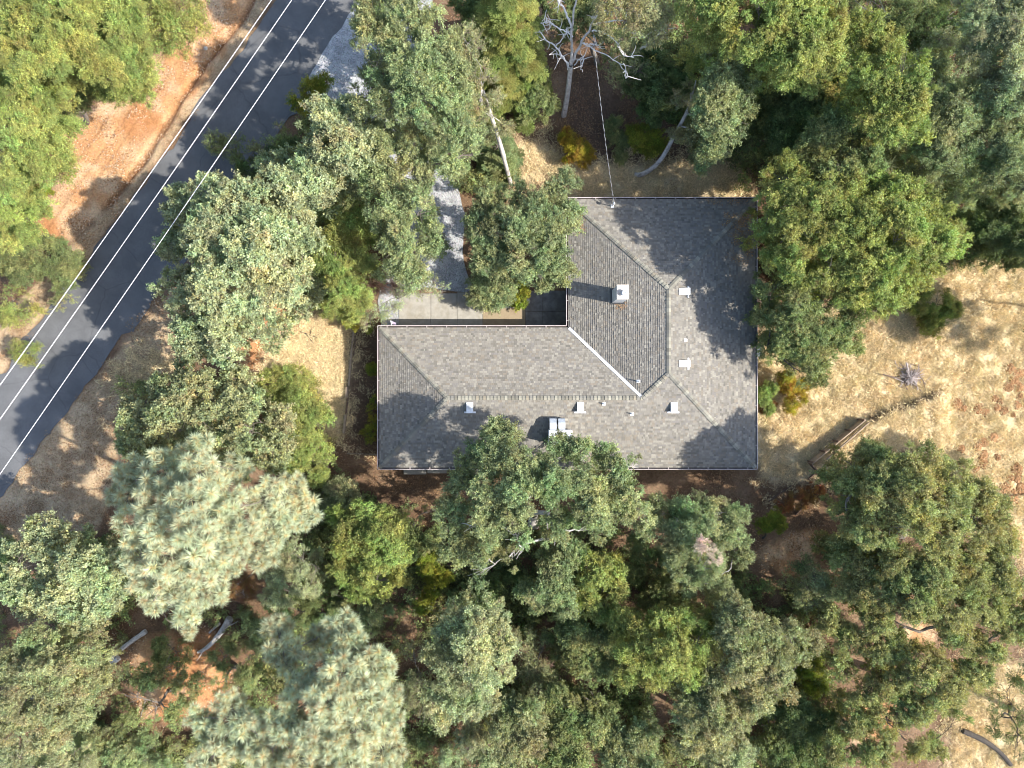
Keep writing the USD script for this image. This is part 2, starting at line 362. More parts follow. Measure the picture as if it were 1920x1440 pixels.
gravel = mat('gravel', {
    'g': ('geometry', {}), 'v': ('voronoi_texture', {'scale': 16.0}), 'n': ('noise_texture', {'scale': 1.1, 'detail': 5.0}),
    'h': ('hsv', {'saturation': 0.12, 'value': 1.0}), 'r': ('rgb_ramp', {'ramp': [(0.3, (0.2, 0.2, 0.2)), (0.7, (0.33, 0.33, 0.33))]}),
    'x': ('mix', {'mix_type': 'overlay', 'fac': 0.65}), 'b': ('bump', {'strength': 0.8, 'distance': 0.04}), 'p': ('principled_bsdf', {'roughness': 0.9})},
    [('g.position', 'v.vector'), ('g.position', 'n.vector'), ('v.color', 'h.color'), ('n.fac', 'r.fac'), ('r.color', 'x.color1'), ('h.color', 'x.color2'),
     ('x.color', 'p.base_color'), ('v.distance', 'b.height'), ('b.normal', 'p.normal')])
dv = obj('gravel_driveway', sheet(DRIVE, 0.026, 0.8, 1.1), gravel)
tag(dv, 'pale grey gravel driveway from the road to the house', 'driveway', kind='structure')

# concrete apron: slabs side by side with open joints
conc = plain('concrete', (0.30, 0.28, 0.24), 0.9, 0.18, 3.0, 0.15, dirt=(0.215, 0.185, 0.135), dscale=0.9)
conc_brown = plain('exposed_aggregate', (0.28, 0.22, 0.14), 0.95, 0.35, 30.0, 0.4, dirt=(0.22, 0.16, 0.1), dscale=1.5)
conc_dark = plain('concrete_worn', (0.15, 0.14, 0.125), 0.9, 0.3, 3.0, 0.2, dirt=(0.26, 0.25, 0.23), dscale=1.1)
ap = thing('concrete_driveway', 'beige concrete apron of slabs before the north side of the house', 'paving', W(865, 590), kind='structure')
for a, b, c, d, mm in [(748, 550, 808, 648, conc), (808, 550, 857, 648, conc), (857, 548, 905, 648, conc), (905, 577, 985, 648, conc_brown),
                       (985, 545, 1018, 584, conc_dark), (1018, 545, 1075, 584, conc_dark), (985, 584, 1018, 648, conc_dark), (1018, 584, 1075, 648, conc_dark)]:
    p, r = W(a, d), W(c, b)
    cz = 0.0
    obj('slab', bx((p + r) / 2 + [0, 0, cz], (r[0] - p[0] - 0.02, r[1] - p[1] - 0.02, 0.14), bevel=0.012), mm, ap)
# ------------------------------------------------------------------ house
rng = np.random.default_rng(11)
EZ, PITCH = 2.7, 1 / 3.0
xw, xi, xe = W(712, 0, EZ)[0], W(1066, 0, EZ)[0], W(1416, 0, EZ)[0]
yn, yt, ys = W(0, 614.5, EZ)[1], W(0, 374, EZ)[1], W(0, 876, EZ)[1]
def hip_rect(x, y, x0, x1, y0, y1): return PITCH * min(x - x0, x1 - x, y - y0, y1 - y)
def roof_z(x, y): return EZ + max(hip_rect(x, y, xw, xe, ys, yn), hip_rect(x, y, xi, xe, ys, yt))
def on_roof(px, py, lift=0.0):
    p = W(px, py, EZ + 1)
    for _ in range(12): p = W(px, py, roof_z(p[0], p[1]) + lift)
    return p
hm, hw = (yn - ys) / 2, (xe - xi) / 2
R1 = np.array([xw + hm, ys + hm]); V = np.array([xi + hm, ys + hm])
R2S = np.array([xi + hw, ys + hw]); R2N = np.array([xi + hw, yt - hw])
A, D, B, C = np.array([xw, yn]), np.array([xw, ys]), np.array([xi, yn]), np.array([xi, yt])
SE, NE = np.array([xe, ys]), np.array([xe, yt])
house = thing('house', 'single-storey L-shaped house with a grey shingle hip roof among the trees', 'house', ((xw + xe) / 2, (ys + yt) / 2, 0))
stucco = plain('stucco', (0.34, 0.28, 0.22), 0.9, 0.12, 5.0, 0.2)
fascia_m = plain('fascia_paint', (0.12, 0.075, 0.06), 0.6, 0.15)
gutter_m = plain('gutter_metal', (0.62, 0.53, 0.50), 0.45, 0.12, 4.0, spec=0.5)
gutter_in = plain('gutter_sludge', (0.05, 0.04, 0.035), 0.95, 0.3)
white_metal = plain('white_sheet_metal', (0.72, 0.73, 0.74), 0.4, 0.05, 3.0, spec=0.5, dirt=(0.5, 0.48, 0.44), dscale=2.0)
galv = plain('galvanised_metal', (0.62, 0.64, 0.66), 0.38, 0.12, 5.0, metallic=0.6, dirt=(0.4, 0.36, 0.32), dscale=4.0)
dark_metal = plain('dark_metal', (0.06, 0.06, 0.06), 0.5, 0.2)
inset = 0.62
body = Polygon([D, SE, NE, C, B, A]).buffer(-inset, join_style=2)
bc = list(body.exterior.coords)[:-1]
for p, r in zip(bc, bc[1:] + bc[:1]):
    p, r = np.array(p), np.array(r); d = (r - p) / np.linalg.norm(r - p)
    obj('wall', beam([*(p + d * 0.0), 1.3], [*(r - d * 0.11), 1.3], 0.1, 2.68), stucco, house)
ce = obj('soffit', trimesh.creation.extrude_polygon(Polygon([D, SE, NE, C, B, A]).buffer(-0.03, join_style=2), 0.02, engine='earcut').apply_translation([0, 0, EZ - 0.13]), fascia_m, house)
eaves = [(A, B), (B, C), (C, NE), (NE, SE), (SE, D), (D, A)]
inner_corner = B
poly_ccw = Polygon([D, SE, NE, C, B, A])
for p, r in eaves:
    d = (r - p) / np.linalg.norm(r - p); nrm = np.array([-d[1], d[0]])
    mid = (p + r) / 2
    from shapely.geometry import Point
    if poly_ccw.contains(Point(*(mid + nrm * 0.1))): nrm = -nrm
    # trim each run so that runs butt at the corners
    pa, ra = p.copy(), r.copy()
    for e, sg in ((0, 1), (1, -1)):
        pt = p if e == 0 else r
        if np.allclose(pt, B): off = -0.15
        else: off = 0.15
        if e == 0: pa = p - d * (off if not np.allclose(pt, C) or True else 0)
        else: ra = r + d * off
    def L(o, zc, w, h, t0=0.0): return beam([*(pa + d * t0 + nrm * o), zc], [*(ra - d * t0 + nrm * o), zc], w, h)
    obj('fascia', beam([*(p + nrm * -0.02), EZ - 0.09], [*(r + nrm * -0.02), EZ - 0.09], 0.03, 0.18), fascia_m, house)
    gt = part(house, 'gutter')
    lw = 0.034
    obj('trough', cat([beam([*(pa + nrm * 0.137), EZ - 0.05], [*(ra + nrm * 0.137), EZ - 0.05], lw, 0.13)]), gutter_m, gt)
    obj('bed', beam([*(p + nrm * 0.062), EZ - 0.085], [*(r + nrm * 0.062), EZ - 0.085], 0.112, 0.02), gutter_in, gt)
    L_ = np.linalg.norm(r - p)
    for k in range(int(L_ / 1.35)):
        c = p + d * (0.5 + k * 1.35) + nrm * 0.065
        obj('hanger', beam([*(c - nrm * 0.05), EZ - 0.0], [*(c + nrm * 0.052), EZ - 0.0], 0.035, 0.012), gutter_m, gt)
roof = part(house, 'roof')
shingle_m = tint_mat('shingle', (1, 1, 1), 0.92, 0.22, 60.0, 0.2, bump=0.2)
deck_m = plain('roof_felt', (0.06, 0.058, 0.055), 0.95, 0.2)
cs = 1 / math.sqrt(1 + PITCH ** 2); sn = PITCH * cs
EXPO = 0.143
PAL = np.array([[0.205, 0.19, 0.165], [0.175, 0.163, 0.145], [0.15, 0.138, 0.12], [0.24, 0.225, 0.195], [0.165, 0.155, 0.145], [0.19, 0.165, 0.135], [0.13, 0.122, 0.11]])
PAL = PAL * [1.01, 1.0, 0.965]
PW = [0.26, 0.22, 0.14, 0.12, 0.12, 0.09, 0.05]
def slope(poly, e0, e1):
    """Shingle courses of one roof slope; the eave runs from e0 to e1 with the roof on its left."""
    u = (e1 - e0) / np.linalg.norm(e1 - e0); n = np.array([-u[1], u[0]])
    loc = [((p - e0) @ u, ((p - e0) @ n) / cs) for p in poly]
    P = Polygon(loc).buffer(0)
    up = np.array([*(n * cs), sn]); nor = np.array([*(-n * sn), cs]); uu = np.array([*u, 0]); o = np.array([*e0, EZ])
    def place(q, h): q = np.asarray(q); return o + q[:, :1] * uu + q[:, 1:2] * up + np.asarray(h)[:, None] * nor
    dk = np.array(P.exterior.coords)[:-1]
    tri = trimesh.creation.triangulate_polygon(P, engine='earcut')
    deck = (place(tri[0], np.full(len(tri[0]), -0.02)), tri[1])
    vs, fs, ts, n_ = [], [], [], 0
    x0, y0, x1, y1 = P.bounds
    k = 0; v = -0.03
    while v < y1:
        a = x0 - rng.random() * 0.3
        shade = 1 + 0.09 * (rng.random() - 0.5)
        while a < x1:
            w = rng.choice([0.09, 0.13, 0.17, 0.22, 0.28], p=[0.14, 0.24, 0.28, 0.22, 0.12]) * (0.9 + 0.2 * rng.random())
            t = rng.choice([0.024, 0.034]) + 0.004 * rng.random()
            dv_ = rng.choice([0, 0, 0.012])
            cell = sbox(a + 0.003, v + dv_, a + w - 0.003, v + EXPO + 0.004).intersection(P.buffer(0.012, join_style=2))
            for c in getattr(cell, 'geoms', [cell]):
                if c.geom_type != 'Polygon' or c.area < 2e-4: continue
                q = np.array(c.exterior.coords)[:-1]
                if Polygon(q).exterior.is_ccw is False: q = q[::-1]
                h = 0.002 + t * (1 - np.clip((q[:, 1] - v) / EXPO, 0, 1))
                kq = len(q)
                vs.append(np.vstack([place(q, h), place(q, np.full(kq, -0.012))]))
                f = [(n_, n_ + i, n_ + i + 1) for i in range(1, kq - 1)]
                for i in range(kq):
                    j = (i + 1) % kq
                    f += [(n_ + i, n_ + kq + i, n_ + kq + j), (n_ + i, n_ + kq + j, n_ + j)]
                fs += f; n_ += 2 * kq
                cc = (0.85 * PAL[rng.choice(7, p=PW)] + 0.15 * np.array([0.179, 0.168, 0.149])) * 1.1 * shade * (0.92 + 0.16 * rng.random())
                ts.append(np.broadcast_to(cc, (2 * kq, 3)))
            a += w
        v += EXPO
    obj('deck', deck, deck_m, roof)
    obj('shingles', (np.vstack(vs), np.array(fs)), shingle_m, roof, tint=np.vstack(ts), kind='stuff')
slope([A, R1, V, B], B, A)
slope([A, D, R1], A, D)
slope([D, SE, R2S, V, R1], D, SE)
slope([C, B, V, R2S, R2N], C, B)
slope([C, R2N, NE], NE, C)
slope([NE, R2N, R2S, SE], SE, NE)
# ridge and hip caps
cap_m = tint_mat('ridge_cap', (1, 1, 1), 0.92, 0.2, 60.0, 0.2)
def r3(p): return np.array([p[0], p[1], roof_z(p[0], p[1])])
def caps(p, q, sa, sb, skip=0.0):
    """Cap shingles lapped from p (low end) to q; sa and sb are the plan directions down the two slopes."""
    p, q = r3(p), r3(q); d = q - p; Ln = np.linalg.norm(d); d /= Ln
    def down(s):
        s = np.array([*s, -PITCH]); s = s - (s @ d) * d; return s / np.linalg.norm(s)
    a, b = down(sa), down(sb); up = np.cross(d, a); up = -up if up[2] < 0 else up
    upv = np.array([0, 0, 1.0]) - d * d[2]; upv /= np.linalg.norm(upv)
    k = skip
    while k < Ln - 0.05:
        e = min(k + 0.27, Ln); wd = 0.15
        pts = []
        for s, h in ((k, 0.088), (e, 0.04)):
            c = p + d * s
            for off, drop in ((a * wd, 0.0), (upv * 0.0, 0.012), (b * wd, 0.0)):
                pts.append(c + off + upv * (h + drop))
            for off in (a * wd, b * wd): pts.append(c + off + upv * (h - 0.085))
        f = [(0, 1, 6), (0, 6, 5), (1, 2, 7), (1, 7, 6), (0, 3, 4), (0, 4, 2), (0, 2, 1), (3, 0, 5), (3, 5, 8), (2, 4, 9), (2, 9, 7)]
        f = [t for t in f] + [tuple(reversed(t)) for t in f[:0]]
        m = trimesh.Trimesh(np.array(pts), np.array(f), process=False)
        tc = 1.1 * PAL[rng.choice(7, p=PW)] * (0.92 + 0.2 * rng.random()) * [1.0, 1.03, 1.0]
        obj('ridge_cap', m, cap_m, roof, tint=tc)
        k += 0.235
S_, N_, E_, Wd = (0, -1), (0, 1), (1, 0), (-1, 0)
caps(A, R1, N_, Wd); caps(D, R1, S_, Wd); caps(R1, V, N_, S_); caps(V, R2S, Wd, S_)
caps(SE, R2S, S_, E_); caps(R2S, R2N, Wd, E_); caps(C, R2N, N_, Wd); caps(NE, R2N, N_, E_)
# valley flashing: a shallow metal trough over the valley
p, q = r3(B), r3(V); d = (q - p) / np.linalg.norm(q - p)
a = np.array([-1, -1, 0.0]) / math.sqrt(2); b = -a
pts = []
for c in (p + d * 0.02, q - d * 0.12):
    pts += [c + a * 0.095 + [0, 0, 0.085], c + [0, 0, 0.055], c + b * 0.095 + [0, 0, 0.085]]
obj('valley_flashing', (np.array(pts), np.array([(0, 1, 4), (0, 4, 3), (1, 2, 5), (1, 5, 4)])), white_metal, roof)
# chimney
ch = part(house, 'chimney')
cpos = on_roof(1160, 553)
cx, cy = cpos[0], cpos[1]; ct = 6.05
top = W(1167.5, 547.5, ct); cx, cy = top[0], top[1]
cw, cd = S(22, ct), S(27, ct)
clad = plain('chimney_cladding', (0.42, 0.44, 0.45), 0.6, 0.12, 4.0, dirt=(0.3, 0.3, 0.3), dscale=1.0)
obj('chimney_stack', bx((cx, cy, (ct + 3.2) / 2), (cw - 0.06, cd - 0.06, ct - 3.2)), clad, ch)
capm = plain('chimney_cap_metal', (0.56, 0.51, 0.45), 0.5, 0.08, 3.0, dirt=(0.45, 0.3, 0.18), dscale=2.4)
obj('chimney_cap', bx((cx, cy, ct + 0.025), (cw + 0.02, cd + 0.02, 0.05), bevel=0.012), capm, ch)
fl = W(1171, 549.5, ct + 0.2)
obj('flue', tube([[fl[0], fl[1], ct + 0.05], [fl[0], fl[1], ct + 0.26]], [0.13, 0.13], 14), galv, ch)
obj('flue_hood', trimesh.creation.revolve([[0, 0.05], [0.06, 0.05], [0.065, 0.09], [0.17, 0.06], [0.21, 0.0], [0.2, -0.01], [0, -0.01]], sections=20).apply_translation([fl[0], fl[1], ct + 0.29]), white_metal, ch)
obj('flashing', bx((cx, cy, roof_z(cx, cy) + 0.02), (cw + 0.18, cd + 0.14, 0.05), np.array([[cs, 0, -sn], [0, 1, 0], [sn, 0, cs]])), dark_metal, ch)
# sheet-metal roof vents: a wedge hood open at its lower end on a wide flange
def roof_vent(px, py, facing):
    c = on_roof(px, py); v = part(house, 'roof_vent')
    ang = {'s': 0.0, 'e': math.pi / 2}[facing]
    R = rotz(ang)
    dn = R @ np.array([0, -1, 0])
    L, w, h = 0.66, 0.44, 0.36
    prof = [(-L / 2, 0.0), (L / 2, 0.0), (L / 2 - 0.03, h), (-L / 2, 0.05)]   # along the slope, height
    v8 = []
    for sx in (-w / 2, w / 2):
        for t, hh in prof: v8.append([sx, -t, hh])
    v8 = np.array(v8); fa = [(0, 1, 2), (0, 2, 3), (4, 6, 5), (4, 7, 6), (3, 2, 6), (3, 6, 7), (0, 3, 7), (0, 7, 4), (1, 5, 6), (1, 6, 2)]
    tilt = math.atan(PITCH); Rx = np.array([[1, 0, 0], [0, math.cos(tilt), -math.sin(tilt)], [0, math.sin(tilt), math.cos(tilt)]])
    M = R @ Rx
    obj('hood', (v8 @ M.T + c + [0, 0, 0.028], np.array(fa)), white_metal, v)
    obj('flange', bx(M @ np.array([0, -L / 2 - 0.035, 0.03]) + c, (0.78, 0.11, 0.045), M, 0.008), white_metal, v)
for px, py in [(881, 763), (1088, 763), (1263, 763)]: roof_vent(px, py, 's')
for px, py in [(1281, 547), (1281, 682)]: roof_vent(px, py, 'e')
def pipe(px, py, h, up):
    c = on_roof(px, py); v = part(house, 'vent_pipe')
    t = math.atan(PITCH)
    M = {'s': np.array([[1, 0, 0], [0, cs, -sn], [0, sn, cs]]), 'e': np.array([[cs, 0, sn], [0, 1, 0], [-sn, 0, cs]]), 'w': np.array([[cs, 0, -sn], [0, 1, 0], [sn, 0, cs]])}[up]
    obj('flashing', bx(c + M @ np.array([0, 0, 0.035]), (0.24, 0.2, 0.02), M, 0.006), white_metal, v)
    obj('pipe', tube([c + [0, 0, 0.0], c + [0, 0, h]], [0.04, 0.04], 10), galv, v)
pipe(1132, 757, 0.34, 's'); pipe(1185, 776, 0.36, 's'); pipe(1285, 638, 0.12, 'e'); pipe(1197, 715, 0.42, 'w')
# service mast where the overhead cable meets the roof
mp = on_roof(1148, 387); ms = part(house, 'service_mast')
MAST = mp + np.array([0, 0.02, 0.75])
obj('pipe', tube([mp - [0, 0, 0.1], MAST], [0.035, 0.035], 10), galv, ms)
obj('weatherhead', trimesh.creation.icosphere(2, 0.085).apply_scale([1, 1.3, 1.1]).apply_translation(MAST + [0, 0, 0.03]), galv, ms)
obj('collar', bx(mp + [0, 0, 0.05], (0.22, 0.22, 0.04), bevel=0.01), white_metal, ms)
for k, (dx, dy) in enumerate([(0.12, 0.25), (-0.16, 0.2), (0.02, 0.32)]):
    obj('lead', tube(bez(MAST, MAST + [dx, dy, 0.02], [dx * 0.9, 0.05, -0.28], 9), [0.016] * 9, 5), dark_metal, ms)
# packaged air conditioner on the south slope with two ducts
ac = thing('air_conditioner', 'white rooftop air conditioner with two ducts, partly under oak leaves', 'air conditioner', on_roof(1050, 820))
tz = 4.72
p0, p1 = W(1029, 834, tz), W(1073, 807, tz)
cxy = (p0 + p1) / 2; sx, sy = p1[0] - p0[0], p1[1] - p0[1]
obj('cabinet', bx((cxy[0], cxy[1], tz - 0.47), (sx, sy, 0.94), bevel=0.02), white_metal, ac)
obj('curb', bx((cxy[0], cxy[1], tz - 1.15), (sx - 0.12, sy - 0.12, 0.5)), galv, ac)
for px in (1037.5, 1053.5):
    t0, t1 = W(px, 806, tz - 0.1), W(px, 785, tz - 0.25)
    w_ = S(13, 4.4); yb, yf = t0[1] + 0.002, t1[1]
    prof = [(yb, tz - 0.62), (yb, tz - 0.1), (yf - 0.25, tz - 0.12), (yf, tz - 0.3), (yf, 3.75), (yf - 0.42, 3.7), (yf - 0.42, tz - 0.62)]
    m = trimesh.creation.extrude_polygon(Polygon(prof), w_, engine='earcut')
    vv = np.array(m.vertices); vv = np.column_stack([vv[:, 2] - w_ / 2 + t0[0], vv[:, 0], vv[:, 1]])
    obj('duct', (vv, np.array(m.faces)), galv, ac)
for k in (0.28, -0.3):
    obj('seam', bx((cxy[0] + k * sx, cxy[1] - sy / 2 - 0.004, tz - 0.45), (0.02, 0.012, 0.8)), dark_metal, ac)
# ------------------------------------------------------------------ small things
rng = np.random.default_rng(5)
def gz(p): return float(ground_z(np.array([p[0]]), np.array([p[1]]))[0])
def G(px, py, up=0.0):
    p = W(px, py, 0)
    for _ in range(3): p = W(px, py, gz(p))
    return p + [0, 0, up]

# overhead wires
wire_m = plain('bare_aluminium_wire', (0.78, 0.77, 0.78), 0.4, 0.05, 3.0, spec=0.6)
def wire(label, pts, h, r):
    a, b = W(*pts[0], h), W(*pts[1], h)
    d = b - a; t = np.linspace(-0.55, 1.55, 41)[:, None]
    line = a + d * t; line[:, 2] += 0.35 * ((t[:, 0] - 0.5) ** 2 - 0.25)
    o = obj('overhead_wire', tube(line, r, 6), wire_m); tag(o, label, 'wire', 'overhead wires along the road')
wire('overhead wire nearest the red bank, westernmost of three along the road', [(509, 0), (0, 722)], 10.0, 0.014)
wire('overhead wire along the middle of the asphalt road', [(547, 0), (0, 786)], 10.0, 0.014)
wire('overhead wire passing over the edge of the big sage oak', [(610, 0), (0, 889)], 11.5, 0.014)
# twisted service drop: an insulated strand wound with a bare one
far = W(1112, 60, 9.3); a = MAST + [0, 0, 0.05]
t = np.linspace(0, 1, 260)[:, None]
line = a + (far - a) * t; line[:, 2] -= 1.6 * (t * (1 - t))[:, 0]
ph = t[:, 0] * np.linalg.norm(far - a) / 0.62 * 2 * np.pi
off = np.stack([np.cos(ph), np.sin(ph) * 0, np.sin(ph)], 1) * 0.014
sd = thing('service_cable', 'twisted black and silver cable running north from the roof mast', 'cable', a)
obj('bare_strand', tube(line + off, 0.011, 5), plain('dull_aluminium', (0.4, 0.4, 0.41), 0.5, 0.1), sd)
obj('insulated_strand', tube(line - off, 0.014, 5), dark_metal, sd)

# low timber retaining wall east of the house, with boards, posts and returns
timber = plain('weathered_timber', (0.30, 0.235, 0.165), 0.9, 0.3, 8.0, 0.3, dirt=(0.14, 0.1, 0.07), dscale=2.0)
timber_d = plain('dark_timber', (0.13, 0.085, 0.06), 0.9, 0.3, 8.0, 0.3)
rw = thing('retaining_wall', 'low weathered timber retaining wall slanting through the dry grass', 'wall', W(1575, 830))
def wl(px, py, h): p = W(px, py, h); return p
for k in range(4):
    h = 0.13 + 0.215 * k
    q0, q1 = wl(1523, 870, h), wl(1624, 786, h)
    q0 = wl(1523, 870, 0.85) * [1, 1, 0] + [0, 0, h]; q1 = wl(1625, 786, 0.85) * [1, 1, 0] + [0, 0, h]
    obj('board', beam(q0, q1 + (k % 2) * (q0 - q1) * 0.015, 0.075, 0.205, 0.008), timber, rw)
dirw = (q1 - q0) / np.linalg.norm(q1 - q0); sidew = np.array([dirw[1], -dirw[0], 0])   # towards the raised field
for k in range(5):
    c = q0 + (q1 - q0) * (0.02 + 0.235 * k) + sidew * -0.09
    obj('post', bx((c[0], c[1], 0.43), (0.09, 0.09, 1.02), rotz(math.atan2(dirw[1], dirw[0])), 0.008), timber_d, rw)
c0 = q0 + sidew * 0.42 + dirw * 1.0; c1 = q1 + sidew * 0.28
for s in (0.0,):
    obj('cap_board', beam([*c0[:2], 0.80], [*c1[:2], 0.84], 0.07, 0.16, 0.006), timber, rw)
cc = q0 + sidew * 1.0 + dirw * 0.2
obj('return_board', beam([*(q0[:2]), 0.5], [*(q0 + sidew * 0.95)[:2], 0.5], 0.07, 0.5, 0.006), timber_d, rw)
st = thing('garden_steps', 'dark timber step frames at the foot of the slanting retaining wall', 'steps', W(1535, 885))
for a_, b_, h in [((1513, 899), (1531, 882), 0.16), ((1537, 881), (1553, 899), 0.3), ((1547, 893), (1590, 928), 0.2)]:
    obj('step_board', beam(G(*a_, h), G(*b_, h), 0.07, 0.26, 0.006), timber_d, st)
lg = thing('edging_board', 'dark board edging the red leaf litter south-east of the house', 'edging', G(1470, 945))
for a_, b_ in [((1440, 940), (1482, 910)), ((1490, 965), (1530, 925))]:
    obj('board', beam(G(*a_, 0.09), G(*b_, 0.09), 0.06, 0.2, 0.006), timber_d, lg)

# timber edging west of the house
ed = thing('timber_edging', 'weathered landscape timbers lining the bare soil west of the house', 'edging', W(655, 720))
for a_, b_, w_, h, m_ in [((664, 622), (659, 672), 0.13, 0.22, timber), ((658.5, 673), (655, 724), 0.14, 0.2, timber), ((652, 725), (651, 745), 0.2, 0.26, timber), ((653, 746), (649, 776), 0.12, 0.16, timber_d), ((649, 777), (645, 812), 0.16, 0.24, timber), ((668, 625), (663, 668), 0.09, 0.12, timber_d)]:
    p, r = G(*a_, h / 2), G(*b_, h / 2)
    obj('landscape_timber', beam(p, r, w_, h, 0.015), m_, ed)
lt = thing('fence_rail', 'thin pale rail between the edging timbers and the house corner', 'rail', G(680, 850))
obj('rail', beam(G(652, 849, 0.32), G(716, 852, 0.32), 0.05, 0.07), timber, lt)
for px in (655, 684): obj('post', bx(G(px, 850.5, 0.12), (0.06, 0.06, 0.42)), timber_d, lt)

# brown deck by the east wall
deck_b = plain('deck_board', (0.24, 0.155, 0.125), 0.75, 0.25, 6.0, 0.2)
dk = thing('wooden_deck', 'small red-brown plank landing against the east wall of the house', 'deck', W(1428, 540))
b0 = W(1412, 566, 0.55); 
for k in range(9):
    yb0, yb1 = W(0, 563 , 0.55)[1], W(0, 509 + k * 5.2, 0.55)[1]
    xk = W(1412, 0, 0.55)[0] + k * 0.155 + 0.07
    obj('plank', bx((xk, (yb0 - k * 0.05 + yb1) / 2, 0.53), (0.145, yb1 - yb0 + k * 0.05, 0.035), bevel=0.004), deck_b, dk)
for kx in (0.15, 1.2):
    for py in (525, 560): obj('post', bx((W(1412, 0, 0.55)[0] + kx, W(0, py + kx * 12 * (py < 540), 0.4)[1], 0.25), (0.1, 0.1, 0.52)), timber_d, dk)
ut = thing('condensing_unit', 'small grey utility cabinet on the ground by the east wall', 'utility box', W(1417, 657))
uc = W(1420, 659, 0.4)
obj('casing', bx((uc[0], uc[1], 0.28), (0.5, 0.62, 0.5), rotz(0.25), 0.02), galv, ut)
obj('lid', bx((uc[0], uc[1], 0.55), (0.54, 0.66, 0.03), rotz(0.25), 0.008), plain('blue_grey_paint', (0.25, 0.3, 0.36), 0.6, 0.15), ut)
obj('pad', bx((uc[0], uc[1], 0.02), (0.75, 0.85, 0.06), rotz(0.25), 0.01), conc_dark, ut)

# pale flag on a short pole at the north eave
fg = thing('small_flag', 'small pale lilac flag on a short white pole below the north eave', 'flag', W(737, 604, 2.2))
f0, f1 = W(735.5, 614, 2.3), W(732.5, 601, 2.65)
obj('pole', tube([f0, f1], 0.032, 7), white_metal, fg)
n = 7; fv = []
for i in range(n):
    t = i / (n - 1)
    top_ = f1 + (f0 - f1) * 0.22 + np.array([0.28 * t, 0.0, -0.06 * t]) + np.array([0, 0.03 * math.sin(5 * t), 0.03 * math.sin(4 * t)])
    bot = f1 + (f0 - f1) * 0.42 + np.array([0.32 * t, -0.22 * t, -0.4 * t - 0.2]) + np.array([0.02 * math.sin(6 * t), 0, 0])
    fv += [top_, bot, top_ + [0.0, 0.012, 0.006], bot + [0.0, 0.012, 0.006]]
ff = []
for i in range(n - 1):
    k = 4 * i
    ff += [(k, k + 1, k + 5), (k, k + 5, k + 4), (k + 2, k + 7, k + 3), (k + 2, k + 6, k + 7), (k, k + 4, k + 6), (k, k + 6, k + 2), (k + 1, k + 7, k + 5), (k + 1, k + 3, k + 7)]
obj('cloth', (np.array(fv), np.array(ff)), plain('lilac_cloth', (0.6, 0.52, 0.66), 0.8, 0.08), fg)

# concrete step by the south wall
cstep = thing('concrete_step', 'pale concrete landing half hidden under the south eave', 'step', W(790, 880))
for a_, b_, c_, d_, hh in [(757, 860, 800, 889, 0.16), (801, 860, 838, 887, 0.14), (880, 860, 915, 889, 0.15)]:
    p, r = W(a_, d_), W(c_, b_)
    obj('slab', bx(((p[0] + r[0]) / 2, (p[1] + r[1]) / 2, hh / 2 - 0.02), (r[0] - p[0] - 0.03, r[1] - p[1], hh), bevel=0.015), conc, cstep)

# bed by the driveway: kerb stones and pebbles
kb = thing('planting_bed_kerb', 'stone kerb and pebbles round the small planting bed by the walkway', 'kerb', W(950, 575))
stone = plain('pale_stone', (0.42, 0.39, 0.34), 0.9, 0.25, 9.0, 0.3)
for k in range(11):
    a_ = W(908 + k * 7, 576, 0.06)
    m = trimesh.creation.icosphere(1, 1.0); vv = np.array(m.vertices) * np.array([0.13, 0.08, 0.07]) * (0.85 + 0.3 * rng.random(3))
    obj('kerb_stone', (vv @ rotz(rng.normal(0, 0.2)).T + a_, np.array(m.faces)), stone, kb)
for k in range(9):
    a_ = G(960 + rng.random() * 24, 555 + rng.random() * 16, 0.03)
    m = trimesh.creation.icosphere(1, 1.0); vv = np.array(m.vertices) * np.array([0.09, 0.07, 0.05]) * (0.7 + 0.6 * rng.random(3))
    obj('pebble', (vv + a_, np.array(m.faces)), stone, kb)
def rock(label, px, py, r, m_=None):
    m = trimesh.creation.icosphere(2, 1.0); vv = np.array(m.vertices)
    vv = vv * (0.75 + 0.5 * meshkit.noise(vv * 1.7 + px, 3))[:, None] * r * [1.1, 0.95, 0.65] + G(px, py, r * 0.3)
    o = obj('rock', (vv, np.array(m.faces)), m_ or stone, smooth=40); tag(o, label, 'rock')
rock('white stone lying in leaf litter beside a twin-trunk tree', 933, 324, 0.24, plain('white_stone', (0.6, 0.58, 0.55), 0.85, 0.2, 6.0))
rock('pale round stone at the edge of the red soil bank near the wires', 386, 91, 0.14)
rock('grey stone on dark soil under the big grey-green oak', 1038, 985, 0.17)
rock('flat grey stone at the corner of the planting bed', 988, 565, 0.22)

# brush pile: every stick a part
bp = thing('brush_pile', 'pile of bleached grey sticks lying on the dry grass', 'brush pile', G(1702, 706))
stick_m = [plain('bleached_stick', (0.40, 0.345, 0.32), 0.85, 0.25, 9.0), plain('grey_stick', (0.25, 0.205, 0.19), 0.9, 0.3, 9.0), plain('brown_stick', (0.13, 0.09, 0.07), 0.9, 0.3, 9.0)]
for k in range(130):
    r_ = abs(rng.normal(0, 0.55)); a_ = rng.random() * 6.28
    c = G(1702 + 20 * r_ * math.cos(a_) + (k % 3) * 2, 706 + 18 * r_ * math.sin(a_), 0.04 + max(0, 0.55 - r_ * 0.5) * rng.random())
    th = rng.normal(0.9 if k % 3 else 2.2, 0.75); Ls = rng.uniform(0.5, 1.3)
    dd = np.array([math.cos(th), math.sin(th), rng.normal(0, 0.12)]) * Ls / 2
    obj('stick', tube(bez(c - dd, c + dd, rng.normal(0, 0.1, 3) * [1, 1, 0.6], 5), np.linspace(1, 0.55, 5) * rng.uniform(0.02, 0.046), 5), stick_m[rng.choice(3, p=[0.5, 0.3, 0.2])], bp)
